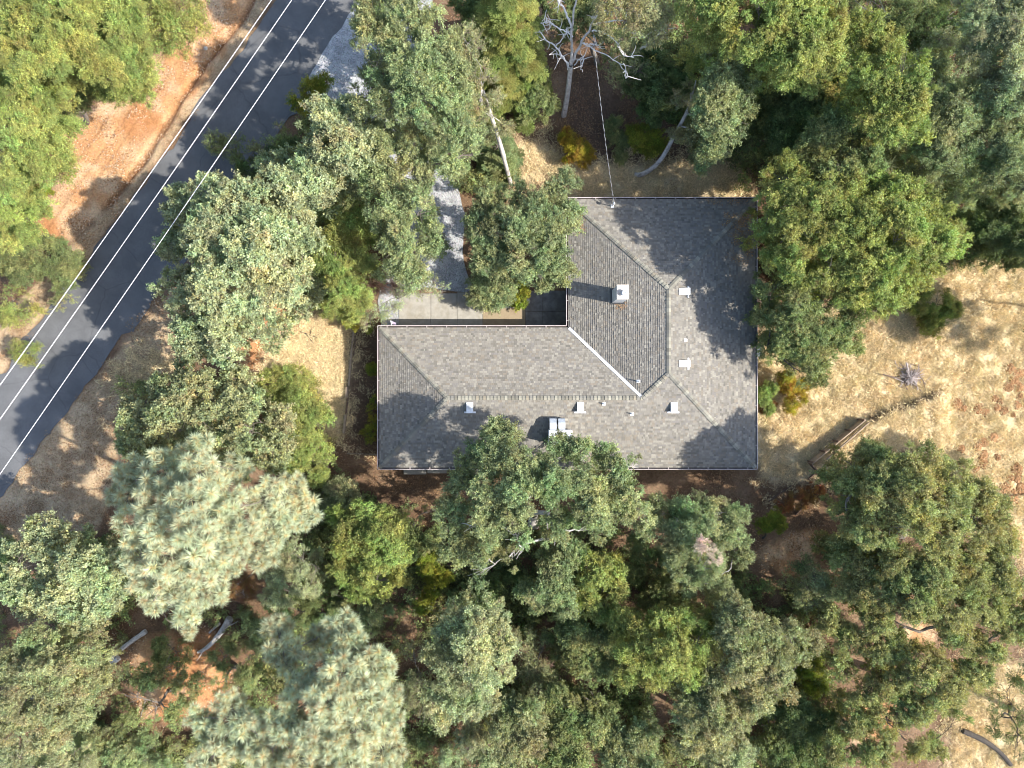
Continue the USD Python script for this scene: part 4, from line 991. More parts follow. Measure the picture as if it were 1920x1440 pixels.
# --- north of the house
def conifer(label, base, tip, h, r, leaf='cedar', n=17):
    SEED[0] += 7; rng = np.random.default_rng(SEED[0]); b = G(*base); tp = W(*tip, h); t = thing('conifer_tree', label, 'tree', b)
    obj('trunk', tube(np.linspace(b - [0, 0, 0.1], tp, 8), np.linspace(0.19, 0.02, 8), 8, False), BARK, t, smooth=50)
    P, N, Sp, Sc, br = [], [], [], [], []
    for k in range(n):
        s = 0.16 + 0.84 * k / n
        c = b + (tp - b) * s; rr = r * (1 - s) ** 0.75 + 0.25
        for a in np.arange(0, 6.28, 6.28 / 6) + rng.random() * 6:
            d = np.array([math.cos(a), math.sin(a), -0.2]); e = c + d * rr
            br.append(tube(bez(c, e, [0, 0, 0.12 * rr], 5), np.linspace(0.03, 0.01, 5), 4, False))
            for m in range(int(3 + rr * 4)):
                f = rng.uniform(0.3, 1.0); P.append(c + d * rr * f + rng.normal(0, 0.1, 3)); Sp.append(a + rng.normal(0, 0.5)); N.append([rng.normal(0, 0.16), rng.normal(0, 0.16), 1]); Sc.append(rng.uniform(0.6, 1.1))
    obj('branches', cat(br), BARK, t)
    scatter(t, 'crown', KINDS['cedar'], 'needle_spray', LEAF[leaf], np.array(P), quat(np.array(N), np.array(Sp)), Sc, rng.integers(0, 3, len(P)))
    return t
conifer('yellow-green drooping conifer at the top edge left of the bare tree', (952, 195), (948, -45), 12.5, 2.4)
conifer('small dark conifer sapling beside the twin-trunk tree north of the house', (935, 312), (932, 270), 2.6, 0.8, 'fresh', 7)
# the bare pale tree
def bare_tree():
    rng = np.random.default_rng(77); b = G(1057, 217)
    t = thing('bare_tree', 'tall grey tree with forked trunk and leafless white branches north of the house', 'tree', b)
    fk = W(1070, 122, 5.6)
    obj('trunk', tube(bez(b - [0, 0, 0.1], fk, [0.1, 0, 0], 9), np.linspace(0.2, 0.15, 9), 10, False), BARK_PALE, t, smooth=50)
    stems = [([(1070, 122, 5.6), (1073, 90, 7), (1072, 50, 8.6), (1080, 5, 10), (1085, -40, 11)], 0.12), ([(1071, 118, 5.7), (1090, 80, 7.2), (1108, 50, 8.4), (1120, 20, 9.4), (1150, 0, 10.2)], 0.11)]
    sub = [([(1072, 52, 8.5), (1062, 25, 9.3), (1050, 5, 9.8), (1040, -10, 10)], 0.09), ([(1073, 68, 7.9), (1060, 58, 8.2), (1040, 48, 8.4), (1022, 35, 8.6)], 0.06), ([(1066, 126, 5.4), (1058, 110, 6), (1042, 88, 6.6), (1022, 72, 7), (1005, 52, 7.4), (982, 48, 7.6)], 0.07),
           ([(1064, 130, 5.2), (1062, 118, 5.6), (1048, 104, 6), (1030, 102, 6.2)], 0.05), ([(1110, 55, 8.2), (1130, 62, 8.6), (1152, 74, 8.9), (1165, 95, 9), (1188, 108, 9)], 0.06), ([(1112, 45, 8.5), (1140, 40, 9), (1165, 38, 9.4), (1180, 50, 9.6), (1210, 68, 9.8)], 0.06),
           ([(1076, 122, 5.7), (1088, 110, 6.2), (1094, 108, 6.3), (1088, 130, 6.2)], 0.04), ([(1042, 88, 6.6), (1058, 66, 7.4), (1064, 58, 7.8)], 0.045), ([(1094, 80, 7.2), (1108, 82, 7.4), (1122, 84, 7.5)], 0.04), ([(1090, 80, 7.2), (1120, 95, 7.6), (1150, 110, 8), (1178, 142, 8.2)], 0.05), ([(1150, 0, 10.2), (1180, 15, 10.4), (1215, 40, 10.2), (1248, 62, 10)], 0.055), ([(1108, 50, 8.4), (1128, 22, 9), (1160, 16, 9.6), (1200, 28, 9.8)], 0.05), ([(1022, 72, 7), (1010, 60, 7.1), (1000, 64, 7.1)], 0.03), ([(1040, 48, 8.4), (1028, 42, 8.4), (1015, 45, 8.5)], 0.03)]
    pale = plain('bleached_branch', (0.66, 0.62, 0.58), 0.85, 0.2, 9.0, 0.3)
    for pts, r in stems + sub:
        P_ = np.array([W(*p) for p in pts])
        from scipy.interpolate import make_interp_spline
        n = 4 * len(P_); P_ = make_interp_spline(np.linspace(0, 1, len(P_)), P_, k=2)(np.linspace(0, 1, n)) + rng.normal(0, 0.03, (n, 3))
        ms = [tube(P_, np.linspace(r, r * 0.4, n) * 0.8, 7, False)]
        for k in range(9 if r < 0.1 else 5):
            i = rng.integers(n // 2, n); e = P_[i] + unit(rng.normal(size=3) + [0, 0, 0.3]) * rng.uniform(0.35, 0.9)
            ms.append(tube(bez(P_[i], e, rng.normal(0, 0.12, 3), 6), np.linspace(0.024, 0.009, 6), 4, False))
        obj('limb', cat(ms), pale if r < 0.1 else BARK_PALE, t)
    return t
bare_tree()
tree('oak_tree', 'twiggy grey oak crown at the top edge right of the bare tree', (1190, 130), [(1150, 20, 46, 9), (1200, 15, 46, 9.2), (1240, 45, 32, 8.4), (1190, 60, 36, 8.2), (1235, 5, 40, 9), (1225, 75, 20, 7.6)], 'olive', 'thin', dens=1.3, gap=0.39, bark=BARK_PALE)
tree('oak_tree', 'mid green tree behind the white branches of the bare tree', (1120, 120), [(1085, 40, 42, 3.3), (1125, 80, 42, 3.3), (1145, 115, 28, 3), (1050, 30, 40, 3.3), (1110, 10, 44, 3.4), (1030, 80, 26, 3)], 'fresh', 'fine', gap=0.32)
tree('oak_tree', 'dark green bush-like oak between conifer and bare tree trunk', (1005, 190), [(985, 165, 40, 3.4), (1015, 195, 32, 3), (975, 205, 32, 2.8), (1010, 150, 26, 3.2), (960, 170, 26, 3)], 'fresh', 'oak', gap=0.33, trunk=0.09)
tree('oak_tree', 'dark shaded tree at the top edge between driveway oak and conifer', (900, 40), [(880, 0, 42, 5), (900, 30, 30, 4.4), (915, -10, 40, 5.2), (1000, 15, 34, 4.6)], 'dark', 'oak')
tree('shrub', 'orange-tipped young shrub in the brown clearing north of the house', (1080, 275), [(1065, 258, 20, 1.3), (1080, 280, 24, 1.4), (1070, 295, 16, 1), (1104, 285, 16, 0.9), (1098, 300, 12, 0.7)], 'yellow', 'fine', cat_='shrub', trunk=0.04, scale=0.7, dens=1.8, gap=0.25)
tree('shrub', 'dark green shrub beside the service cable in the brown clearing', (1155, 270), [(1150, 240, 22, 1.2), (1160, 270, 22, 1.3), (1165, 292, 16, 1)], 'fresh', 'fine', cat_='shrub', trunk=0.04, scale=0.7, dens=1.8)
tree('shrub', 'bright green shrub behind the leaning trunk north of the house', (1215, 275), [(1200, 258, 28, 1.8), (1230, 262, 26, 1.8), (1225, 290, 24, 1.6), (1240, 235, 16, 1.4)], 'lime', 'fine', cat_='shrub', trunk=0.05, scale=0.8, dens=1.7)
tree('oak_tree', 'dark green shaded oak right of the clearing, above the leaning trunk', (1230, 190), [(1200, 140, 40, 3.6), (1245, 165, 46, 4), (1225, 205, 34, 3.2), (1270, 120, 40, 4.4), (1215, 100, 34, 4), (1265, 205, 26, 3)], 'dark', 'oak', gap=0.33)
def leaning():
    rng = np.random.default_rng(78); b = G(1190, 327)
    t = thing('leaning_tree', 'slim grey tree leaning right over the shrubs just north of the roof', 'tree', b)
    P_ = np.array([b - [0, 0, 0.05], W(1212, 323, 0.5), W(1238, 300, 1.7), W(1256, 270, 3), W(1272, 240, 4.2), W(1290, 205, 5.2), W(1296, 175, 6)])
    from scipy.interpolate import make_interp_spline
    P_ = make_interp_spline(np.linspace(0, 1, 7), P_, k=3)(np.linspace(0, 1, 20))
    obj('trunk', tube(P_, np.linspace(0.19, 0.09, 20), 9, False), BARK_PALE, t, smooth=50)
    for i, e in ((15, (1310, 215, 5.6)), (17, (1268, 185, 6)), (18, (1305, 150, 6.6)), (13, (1300, 245, 4.6))):
        obj('limb', tube(bez(P_[i], W(*e), rng.normal(0, 0.15, 3), 7), np.linspace(0.07, 0.02, 7), 6, False), BARK_PALE, t)
    p = np.array([W(1268 + rng.normal(0, 9), 250 + rng.normal(0, 10), 4 + rng.normal(0, 0.3)) for _ in range(14)] + [W(1290 + rng.normal(0, 16), 180 + rng.normal(0, 16), 6 + rng.normal(0, 0.3)) for _ in range(26)])
    scatter(t, 'crown', KINDS['thin'], 'leafy_bough', LEAF['olive'], p, quat(rng.normal(0, 0.5, (40, 3)) + [0, 0, 1], rng.uniform(0, 6, 40)), rng.uniform(0.5, 0.8, 40), rng.integers(0, 4, 40))
leaning()
# --- north-east woods
tree('oak_tree', 'lush yellow-green oak at the top edge above the sage oak', (1390, 120), [(1310, 10, 44, 9.6), (1360, 0, 60, 10.4), (1425, 15, 62, 10.6), (1400, 70, 54, 9.8), (1455, 75, 50, 9.6), (1340, 60, 44, 8.8), (1430, 120, 36, 8)], 'bright', 'oak', gap=0.33, dens=1.5)
tree('oak_tree', 'pale green oak in front of the clearing, right of the leaning tree', (1370, 280), [(1355, 120, 36, 7.4), (1345, 160, 44, 7.6), (1380, 165, 38, 7.2), (1340, 210, 44, 7), (1380, 225, 38, 6.4), (1350, 260, 40, 5.8), (1330, 290, 26, 4.6)], 'grey', 'oak', gap=0.36)
tree('oak_tree', 'bright lush oak at the top edge, centre of the upper right quarter', (1500, 160), [(1490, 20, 58, 10.4), (1540, 50, 52, 10), (1500, 90, 56, 10), (1545, 110, 42, 9.2), (1520, -20, 60, 10.4), (1470, 130, 40, 8.6), (1510, 150, 36, 8)], 'bright', 'oak', gap=0.33)
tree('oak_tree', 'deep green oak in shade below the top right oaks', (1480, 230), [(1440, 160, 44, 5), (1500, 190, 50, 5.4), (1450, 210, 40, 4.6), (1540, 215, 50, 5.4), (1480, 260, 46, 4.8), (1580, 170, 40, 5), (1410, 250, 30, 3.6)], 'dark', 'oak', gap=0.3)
tree('oak_tree', 'yellow-green oak standing tallest in the upper right woods', (1650, 270), [(1620, 60, 44, 9), (1655, 90, 40, 9), (1690, 130, 56, 10), (1640, 150, 50, 9.6), (1700, 190, 50, 9.8), (1660, 220, 56, 9.4), (1610, 200, 42, 8.2), (1710, 240, 36, 8.4), (1625, 255, 40, 7.6)], 'bright', 'oak', gap=0.34)
tree('oak_tree', 'green oak crown left of the tallest one, over dark undergrowth', (1580, 320), [(1560, 250, 50, 7.4), (1600, 270, 44, 7.4), (1525, 290, 44, 6.8), (1570, 310, 50, 7.6), (1620, 310, 44, 7.6), (1500, 330, 40, 6.4)], 'fresh', 'oak', gap=0.34)
tree('oak_tree', 'large yellow-green oak spreading over the north-east roof corner', (1500, 420), [
    (1470, 330, 46, 7.4), (1444, 374, 34, 6.6), (1485, 385, 50, 7.8), (1540, 370, 52, 8.2), (1590, 365, 44, 8), (1438, 425, 26, 5.8), (1474, 440, 44, 7.2), (1515, 440, 54, 8), (1570, 430, 50, 8), (1458, 490, 32, 6.2), (1495, 500, 46, 7.2), (1550, 490, 50, 7.6)], 'bright', 'oak', dens=1.15, gap=0.385, trunk=0.3, under=0.1)
tree('oak_tree', 'broad yellow-green oak beside the dry field, right of the house', (1640, 460), [
    (1640, 360, 42, 7.4), (1690, 370, 48, 8), (1740, 400, 46, 7.6), (1620, 420, 50, 8.4), (1680, 430, 54, 8.6), (1745, 450, 50, 8), (1790, 440, 32, 6.6), (1610, 490, 48, 7.8), (1665, 495, 50, 8), (1720, 505, 40, 7), (1600, 545, 42, 6.8), (1645, 560, 42, 6.6), (1690, 545, 30, 5.8)], 'bright', 'oak', gap=0.32, trunk=0.32)
tree('oak_tree', 'green oak with bare dark limbs hugging the east eave of the house', (1440, 600), [
    (1450, 540, 42, 5.6), (1500, 550, 46, 6.2), (1545, 560, 40, 6.2), (1440, 590, 30, 4.8), (1490, 605, 44, 5.8), (1540, 610, 40, 5.8), (1580, 600, 34, 5.4), (1480, 655, 40, 5), (1525, 660, 42, 5), (1560, 640, 34, 4.8), (1440, 650, 22, 4), (1500, 695, 30, 4), (1530, 700, 26, 3.8), (1600, 640, 24, 4.2)], 'fresh', 'oak', gap=0.40, bark=BARK_DARK, trunk=0.26)
tree('oak_tree', 'dry twiggy grey patch of oak among the bright upper right crowns', (1660, 340), [(1650, 320, 30, 6.6), (1670, 335, 26, 6.4)], 'olive', 'dead', gap=0.2, dens=2)
tree('oak_tree', 'sage green oak in the middle of the upper right woods', (1760, 260), [(1740, 130, 34, 7.2), (1755, 180, 42, 7.8), (1800, 200, 48, 8.2), (1765, 235, 44, 7.8), (1820, 245, 40, 7.6), (1745, 290, 44, 7.2), (1800, 290, 40, 7), (1730, 335, 34, 6.2)], 'grey', 'fine', gap=0.35)
tree('oak_tree', 'pale soft-looking oak in the top right corner of the photo', (1870, 160), [(1850, 30, 60, 9.6), (1905, 40, 60, 10), (1840, 90, 48, 9), (1895, 110, 58, 9.6), (1910, 170, 50, 9.2), (1870, 170, 44, 8.6)], 'sage', 'fine', gap=0.31)
tree('oak_tree', 'grey-green oak on the right edge below the top right corner oak', (1890, 280), [(1885, 225, 48, 8), (1860, 270, 46, 7.6), (1910, 280, 48, 8), (1870, 320, 44, 7), (1920, 330, 46, 7.2), (1900, 370, 30, 5.8)], 'grey', 'fine', gap=0.33)
tree('oak_tree', 'grey shaded oak with bare twigs at the top edge near the right corner', (1680, 60), [(1650, 25, 40, 5.2), (1700, 40, 44, 5.4), (1750, 60, 44, 5.6), (1790, 30, 46, 6), (1720, 85, 36, 5), (1790, 100, 36, 5.2), (1620, 10, 36, 5)], 'dark', 'thin', gap=0.3, bark=BARK_PALE)
tree('oak_tree', 'dark green oak on the right edge above the bare brown soil', (1880, 440), [(1870, 420, 48, 3.8), (1915, 440, 50, 4.2), (1850, 460, 34, 3), (1900, 480, 38, 3), (1930, 390, 40, 4.2), (1840, 400, 30, 3)], 'dark', 'fine', gap=0.3)
tree('shrub', 'feathery dark yellow-green shrub on the upper edge of the dry field', (1750, 575), [(1725, 565, 30, 1.6), (1760, 570, 32, 1.8), (1785, 580, 20, 1.2), (1745, 605, 26, 1.1), (1715, 550, 24, 1.6), (1755, 625, 14, 0.8)], 'cedar', 'fine', cat_='shrub', trunk=0.05, scale=0.75, dens=2)
tree('shrub', 'green and rust shrub against the east wall of the house', (1440, 750), [(1428, 745, 20, 1.2), (1442, 732, 18, 1.2), (1435, 765, 16, 0.9)], 'bright', 'fine', cat_='shrub', trunk=0.04, scale=0.65, dens=2)
tree('shrub', 'golden shrub with yellow leaves at the corner of the dry field', (1485, 745), [(1480, 720, 20, 1.3), (1470, 705, 16, 1.6), (1495, 742, 20, 1.1), (1482, 760, 18, 0.9), (1505, 725, 13, 1)], 'yellow', 'fine', cat_='shrub', trunk=0.04, scale=0.65, dens=1.9)
tree('shrub', 'rust-red low bush at the foot of the east wall shrub', (1437, 768), [(1436, 772, 12, 0.5), (1448, 762, 10, 0.6), (1470, 730, 10, 0.6)], 'rust', 'shrub', cat_='shrub', trunk=0.02, scale=0.55, dens=2, limbs=False)
# --- west and south-west
tree('shrub', 'dark green shrub against the west wall of the house', (700, 790), [(698, 770, 16, 1.0), (700, 795, 18, 1.2), (692, 815, 18, 1.0), (706, 752, 10, 0.9)], 'lime', 'shrub', cat_='shrub', trunk=0.03, scale=0.7, dens=2)
tree('shrub', 'little lone green plant in shade by the west wall', (697, 692), [(697, 692, 11, 1.0)], 'lime', 'big', cat_='shrub', trunk=0.02, scale=0.45, dens=2.5)
tree('oak_tree', 'olive-grey oak left of centre, between road and pines', (390, 800), [
    (270, 745, 34, 5.2), (320, 725, 42, 6), (375, 735, 42, 6.2), (265, 790, 46, 6), (325, 785, 50, 7), (385, 790, 44, 6.8), (440, 720, 34, 5.4), (455, 765, 44, 6.4), (470, 815, 50, 6.8), (410, 840, 44, 6.4), (510, 850, 40, 6), (455, 870, 36, 5.6), (250, 830, 34, 4.8), (300, 840, 34, 5.2), (525, 790, 30, 5.4)], 'olive', 'big', gap=0.35, dens=1.45, trunk=0.26, tall=1.55, skirt=0.3)
tree('oak_tree', 'bright green bushy tree right of the olive-grey oak', (565, 800), [(510, 720, 34, 3.6), (545, 715, 34, 3.6), (550, 760, 42, 4), (590, 785, 34, 3.6), (560, 815, 38, 3.8), (585, 835, 30, 3.2), (525, 750, 26, 3.4), (560, 865, 30, 3), (590, 890, 24, 2.6), (615, 870, 20, 2.2)], 'bright', 'fine', gap=0.3)
tree('shrub', 'low green scrub east of the bright bushy tree', (615, 900), [(610, 890, 24, 1.2), (625, 920, 18, 1), (600, 930, 22, 1.2)], 'fresh', 'fine', cat_='shrub', trunk=0.03, gap=0.33)
def pine(label, base, lobes, dens=4.4, gap=0.34, sc=1.28):
    SEED[0] += 7; rng = np.random.default_rng(SEED[0]); b = G(*base); t = thing('pine_tree', label, 'tree', b)
    lobes = [(l[0], l[1], l[2], l[3] * 1.3) for l in lobes]
    C = np.array([W(l[0], l[1], l[3]) for l in lobes]); R = np.array([S(l[2], l[3]) - 0.05 for l in lobes])
    tip = C[np.argmax(C[:, 2])]
    tp = bez(b - [0, 0, 0.1], tip, rng.normal(0, 0.15, 3) * [1, 1, 0], 12)
    obj('trunk', tube(tp, np.linspace(0.32, 0.06, 12), 10, False), BARK, t, smooth=50)
    P, N, Sc, br = [], [], [], []
    fk = tp[6]
    for main, lr, c, r in limb_paths(rng, fk, C, R, 0.1):
        ms = [tube(main, np.linspace(lr, max(lr * 0.5, 0.02), len(main)), 6, False)]
        n = int(dens * math.pi * r * r * 1.35)
        k = 0; tries = 0; pts = []
        while k < n and tries < n * 12:
            tries += 1
            d = unit(rng.normal(size=3) * [1, 1, 0.6]); p = c + d * r * rng.uniform(0.2, 1.02) ** 0.6 * [1, 1, 0.5]
            if meshkit.fbm(p * 0.8 + SEED[0], 2, 3) < gap: continue
            if pts and np.min(np.linalg.norm(np.array(pts) - p, axis=1)) < 0.36: continue
            pts.append(p); k += 1
            P.append(p); N.append(unit(d * [1, 1, 0.4] * 0.75 + [0, 0, 0.8] + rng.normal(0, 0.15, 3))); Sc.append(sc * rng.uniform(0.85, 1.3))
            if rng.random() < 0.5:
                ms.append(tube(bez(main[rng.integers(4, 8)], p - N[-1] * 0.3, rng.normal(0, 0.08, 3), 5), np.linspace(0.026, 0.012, 5), 4, False))
        obj('limb', cat(ms), BARK, t)
    COUNT[0] += len(P)
    scatter(t, 'crown', KINDS['pine'], 'needle_tuft', LEAF['pine'], np.array(P), quat(np.array(N), rng.uniform(0, 6.28, len(P))), Sc, rng.integers(0, 4, len(P)))
pine('large silvery long-needled pine left of centre, below the olive oak', (420, 960), [
    (250, 890, 36, 9), (310, 880, 40, 10), (370, 850, 38, 9.6), (375, 890, 44, 11), (440, 880, 28, 8.6), (235, 930, 34, 8.4), (300, 935, 46, 11), (360, 945, 46, 12), (255, 985, 42, 9), (310, 990, 46, 11.4), (370, 1000, 48, 12.4), (425, 945, 40, 10.6), (440, 1000, 44, 10.8),
    (500, 935, 40, 9.4), (545, 920, 34, 8.4), (510, 985, 42, 9), (565, 965, 36, 8.2), (490, 1035, 34, 8.4), (260, 1040, 38, 8.8), (320, 1045, 44, 10), (385, 1050, 42, 10.4), (425, 1060, 28, 8.6), (265, 1085, 28, 7.8), (330, 1095, 42, 8.8), (395, 1105, 34, 8.4), (290, 1130, 24, 7), (345, 1145, 32, 7.4), (345, 1180, 20, 6.4)])
pine('long-needled pine at the bottom edge, the lower of the two big pines', (600, 1290), [
    (520, 1175, 30, 8), (530, 1225, 36, 8.6), (600, 1190, 28, 8), (640, 1180, 34, 8.8), (665, 1220, 38, 9.4), (600, 1250, 36, 9.4), (640, 1270, 44, 10.6), (700, 1250, 38, 9.6), (560, 1300, 36, 9.4), (615, 1320, 46, 11), (680, 1310, 46, 10.8), (725, 1300, 30, 9), (430, 1330, 34, 8), (380, 1350, 34, 7.6), (470, 1360, 36, 8.4), (430, 1385, 38, 8), (540, 1360, 42, 9.4), (600, 1385, 46, 10.2), (665, 1375, 46, 10.4), (725, 1360, 38, 9.2), (500, 1420, 42, 8.6), (570, 1435, 46, 9.4), (650, 1435, 46, 9.8), (720, 1420, 38, 9), (390, 1430, 36, 7.8)], gap=0.32)
tree('dead_shrub', 'pinkish-brown dead bush between the large pine and the dark oak', (455, 1110), [(450, 1090, 24, 1.6), (468, 1080, 20, 1.7), (440, 1110, 20, 1.3), (462, 1115, 20, 1.2), (475, 1100, 14, 1.2)], 'rust', 'dead', cat_='shrub', trunk=0.05, dens=2.6, gap=0.1, bark=BARK_PALE)
tree('oak_tree', 'sage green oak on the left edge below the road, left of the pine', (130, 1110), [(80, 990, 34, 4.8), (40, 1040, 38, 5.2), (85, 1045, 36, 5.6), (125, 1010, 30, 4.6), (150, 1060, 46, 6.4), (205, 1060, 42, 6), (130, 1110, 46, 6.2), (190, 1115, 44, 6), (235, 1090, 30, 5), (75, 1120, 42, 5.4), (30, 1100, 40, 5), (150, 1160, 34, 5), (210, 1150, 26, 4.6)], 'sage', 'big', gap=0.35)
tree('oak_tree', 'yellow-green oak on the left edge near the bottom corner', (60, 1310), [(70, 1210, 40, 6.6), (30, 1250, 44, 6.8), (90, 1260, 48, 7.4), (140, 1235, 34, 6), (160, 1280, 34, 5.8), (50, 1310, 50, 7.4), (115, 1320, 46, 7), (20, 1360, 46, 6.6), (85, 1370, 44, 6.4), (150, 1340, 28, 5.2)], 'olive', 'oak', gap=0.32)
tree('oak_tree', 'pale sage bush in the bottom left corner of the photo', (80, 1440), [(40, 1410, 40, 4.6), (100, 1420, 40, 4.6), (70, 1450, 50, 4.8), (150, 1420, 30, 3.8), (10, 1440, 40, 4.4)], 'sage', 'fine', gap=0.34)
tree('oak_tree', 'dark low oak over orange soil between the two big pines', (330, 1290), [(275, 1270, 30, 3.4), (240, 1300, 30, 3), (320, 1250, 34, 3.4), (350, 1290, 30, 3.2), (290, 1330, 34, 3.2), (250, 1360, 34, 3), (330, 1340, 24, 2.6)], 'fresh', 'oak', gap=0.45, dens=1.2)
tree('oak_tree', 'dark green thicket right of the fallen grey log', (440, 1250), [(420, 1230, 32, 2.8), (455, 1265, 34, 3), (420, 1290, 28, 2.6), (470, 1230, 28, 2.8), (440, 1210, 22, 2.4)], 'fresh', 'fine', gap=0.42)
tree('oak_tree', 'grey-green scrub oak along the bottom edge left of the lower pine', (240, 1420), [(190, 1390, 34, 3), (230, 1420, 40, 3.2), (280, 1400, 36, 3), (310, 1430, 36, 3), (180, 1440, 34, 3)], 'grey', 'fine', gap=0.38)
tree('oak_tree', 'slate-green oak just right of the large pine', (540, 1070), [(510, 1060, 34, 4.4), (560, 1045, 36, 4.6), (590, 1060, 24, 3.8), (545, 1100, 38, 4.4), (510, 1115, 30, 3.8), (580, 1100, 26, 3.6)], 'sage', 'fine', gap=0.34)
tree('oak_tree', 'olive scrub between slate-green oak and lower pine', (580, 1160), [(560, 1140, 34, 2.6), (610, 1150, 34, 2.6), (590, 1115, 28, 2.6), (640, 1130, 24, 2.2), (520, 1140, 26, 2.4)], 'dark', 'fine', gap=0.33)
tree('oak_tree', 'green oak south-west of the house, right of the large pine', (690, 1050), [(650, 975, 34, 4), (690, 960, 36, 4.4), (730, 985, 34, 4.4), (660, 1015, 40, 4.8), (710, 1020, 44, 5.2), (750, 1035, 28, 4.4), (655, 1065, 36, 4.4), (705, 1075, 44, 4.8), (745, 1080, 24, 3.8), (680, 1110, 30, 3.6)], 'bright', 'oak', gap=0.36)
# --- south of the house
tree('oak_tree', 'large grey-green oak leaning over the south roof and air conditioner', (1000, 985), [
    (925, 810, 30, 6.6), (955, 820, 26, 6.8), (880, 850, 30, 6.4), (925, 860, 38, 7.4), (975, 870, 40, 8), (1030, 866, 28, 7.6), (1048, 832, 17, 7.4), (1066, 838, 15, 7.2), (1092, 852, 32, 7.6), (1130, 838, 26, 7), (865, 905, 34, 6.2), (920, 920, 44, 7.8), (980, 930, 46, 8.6), (1040, 910, 44, 8.4), (1095, 905, 42, 8), (1150, 885, 36, 7.2), (1190, 875, 24, 6.4), (1165, 935, 44, 7.2),
    (1110, 955, 42, 8), (1195, 965, 32, 6.6), (845, 965, 38, 6.2), (900, 985, 44, 7.6), (960, 990, 42, 8), (860, 1025, 34, 6), (905, 1040, 36, 6.6), (955, 1045, 30, 6.6), (890, 1080, 26, 5.4), (1050, 980, 28, 7), (1120, 990, 30, 6.6), (1040, 1010, 26, 6.2), (1215, 990, 20, 5.8)], 'grey', 'oak', dens=1.55, gap=0.365, trunk=0.34, bark=BARK_PALE, under=0.12)
tree('oak_tree', 'green oak under the south side of the leaning grey-green oak', (1060, 1100), [(1040, 1065, 34, 5.2), (1075, 1040, 30, 5), (1025, 1105, 36, 5.2), (1060, 1125, 34, 5), (1005, 1130, 24, 4.2), (985, 1110, 22, 4)], 'grey', 'oak', gap=0.33)
tree('oak_tree', 'yellow-green oak at lower centre, right of the leaning oak\'s south side', (1130, 1110), [(1110, 1070, 38, 5), (1150, 1100, 34, 4.8), (1100, 1120, 34, 4.6), (1135, 1140, 30, 4.2), (1160, 1060, 26, 4)], 'bright', 'oak', gap=0.33)
tree('oak_tree', 'grey oak with a patch of white dead leaves, south-east of the house', (1300, 1040), [(1240, 960, 32, 4.8), (1290, 955, 34, 5.2), (1340, 960, 34, 5), (1260, 1000, 36, 5.6), (1310, 1005, 42, 6.4), (1365, 1000, 34, 5.4), (1385, 1035, 28, 4.8), (1330, 1055, 40, 6), (1275, 1055, 36, 5.6), (1290, 1090, 32, 5), (1345, 1090, 28, 4.8), (1380, 960, 22, 4.4)], 'grey', 'fine', gap=0.32, bark=BARK_PALE)
tree('dead_bough', 'cluster of bone-white dead leaves on top of the grey oak', (1330, 1040), [(1328, 1030, 17, 7.6), (1342, 1046, 13, 7.4), (1318, 1022, 11, 7.5)], 'pale', 'thin', scale=0.55, dens=1.6, gap=0.2, cat_='branch', limbs=False)
tree('oak_tree', 'pale sage oak at the bottom, right of the lower pine', (880, 1270), [(850, 1165, 32, 6.4), (890, 1165, 34, 6.8), (935, 1165, 28, 6.2), (825, 1205, 36, 6.4), (880, 1215, 46, 7.8), (935, 1210, 38, 7), (840, 1260, 42, 7), (895, 1270, 44, 7.4), (940, 1255, 28, 6.2), (820, 1305, 34, 6), (865, 1320, 42, 6.6), (905, 1315, 32, 6), (830, 1345, 26, 5.2)], 'sage', 'oak', gap=0.31)
tree('oak_tree', 'yellow-green oak in the lower centre woods, tallest between sage and olive oaks', (1230, 1240), [(1170, 1175, 36, 5.6), (1215, 1180, 40, 6.4), (1265, 1175, 36, 6.2), (1195, 1225, 42, 6.6), (1250, 1225, 46, 7.2), (1305, 1205, 36, 6.4), (1290, 1255, 34, 6), (1180, 1265, 28, 5), (1320, 1170, 28, 5.4), (1235, 1270, 30, 5.4)], 'bright', 'oak', gap=0.33)
tree('oak_tree', 'dark green oak hidden behind the lower centre yellow-green oak', (1120, 1210), [(1080, 1190, 38, 4), (1125, 1205, 36, 4), (1090, 1240, 34, 3.6), (1140, 1250, 34, 3.6), (1050, 1220, 28, 3.4), (1060, 1165, 30, 3.6)], 'fresh', 'oak', gap=0.33)
tree('oak_tree', 'brown-olive thin bush with lilac twigs at lower centre', (1000, 1240), [(980, 1205, 34, 3), (1000, 1250, 36, 3), (970, 1270, 28, 2.8), (1020, 1205, 24, 2.8)], 'olive', 'thin', gap=0.36)
tree('dead_shrub', 'small lilac-grey leafless bush in the lower centre woods', (1015, 1262), [(1012, 1262, 22, 2.0), (1020, 1250, 16, 2.1)], 'dead', 'dead', cat_='shrub', trunk=0.03, dens=3, gap=0.1, bark=BARK_PALE)
tree('oak_tree', 'olive oak at the bottom edge below the brown-olive bush', (980, 1370), [(945, 1330, 34, 4.4), (985, 1340, 36, 4.8), (955, 1375, 38, 4.8), (1000, 1385, 36, 4.8), (965, 1415, 38, 4.8), (1000, 1310, 26, 4)], 'olive', 'oak', gap=0.34)
tree('oak_tree', 'blue-grey low bush at the bottom edge beside the sage oak', (890, 1400), [(880, 1385, 34, 3), (920, 1410, 30, 3), (850, 1420, 30, 2.8), (895, 1435, 34, 3)], 'sage', 'fine', gap=0.36)
tree('oak_tree', 'fresh green oak at the bottom edge, lower centre right', (1070, 1370), [(1040, 1310, 34, 4), (1075, 1330, 34, 4.2), (1110, 1310, 32, 4), (1060, 1370, 36, 4.2), (1105, 1365, 34, 4.2), (1070, 1415, 36, 4.4), (1030, 1420, 28, 4), (1140, 1340, 28, 3.8)], 'fresh', 'oak', gap=0.34)
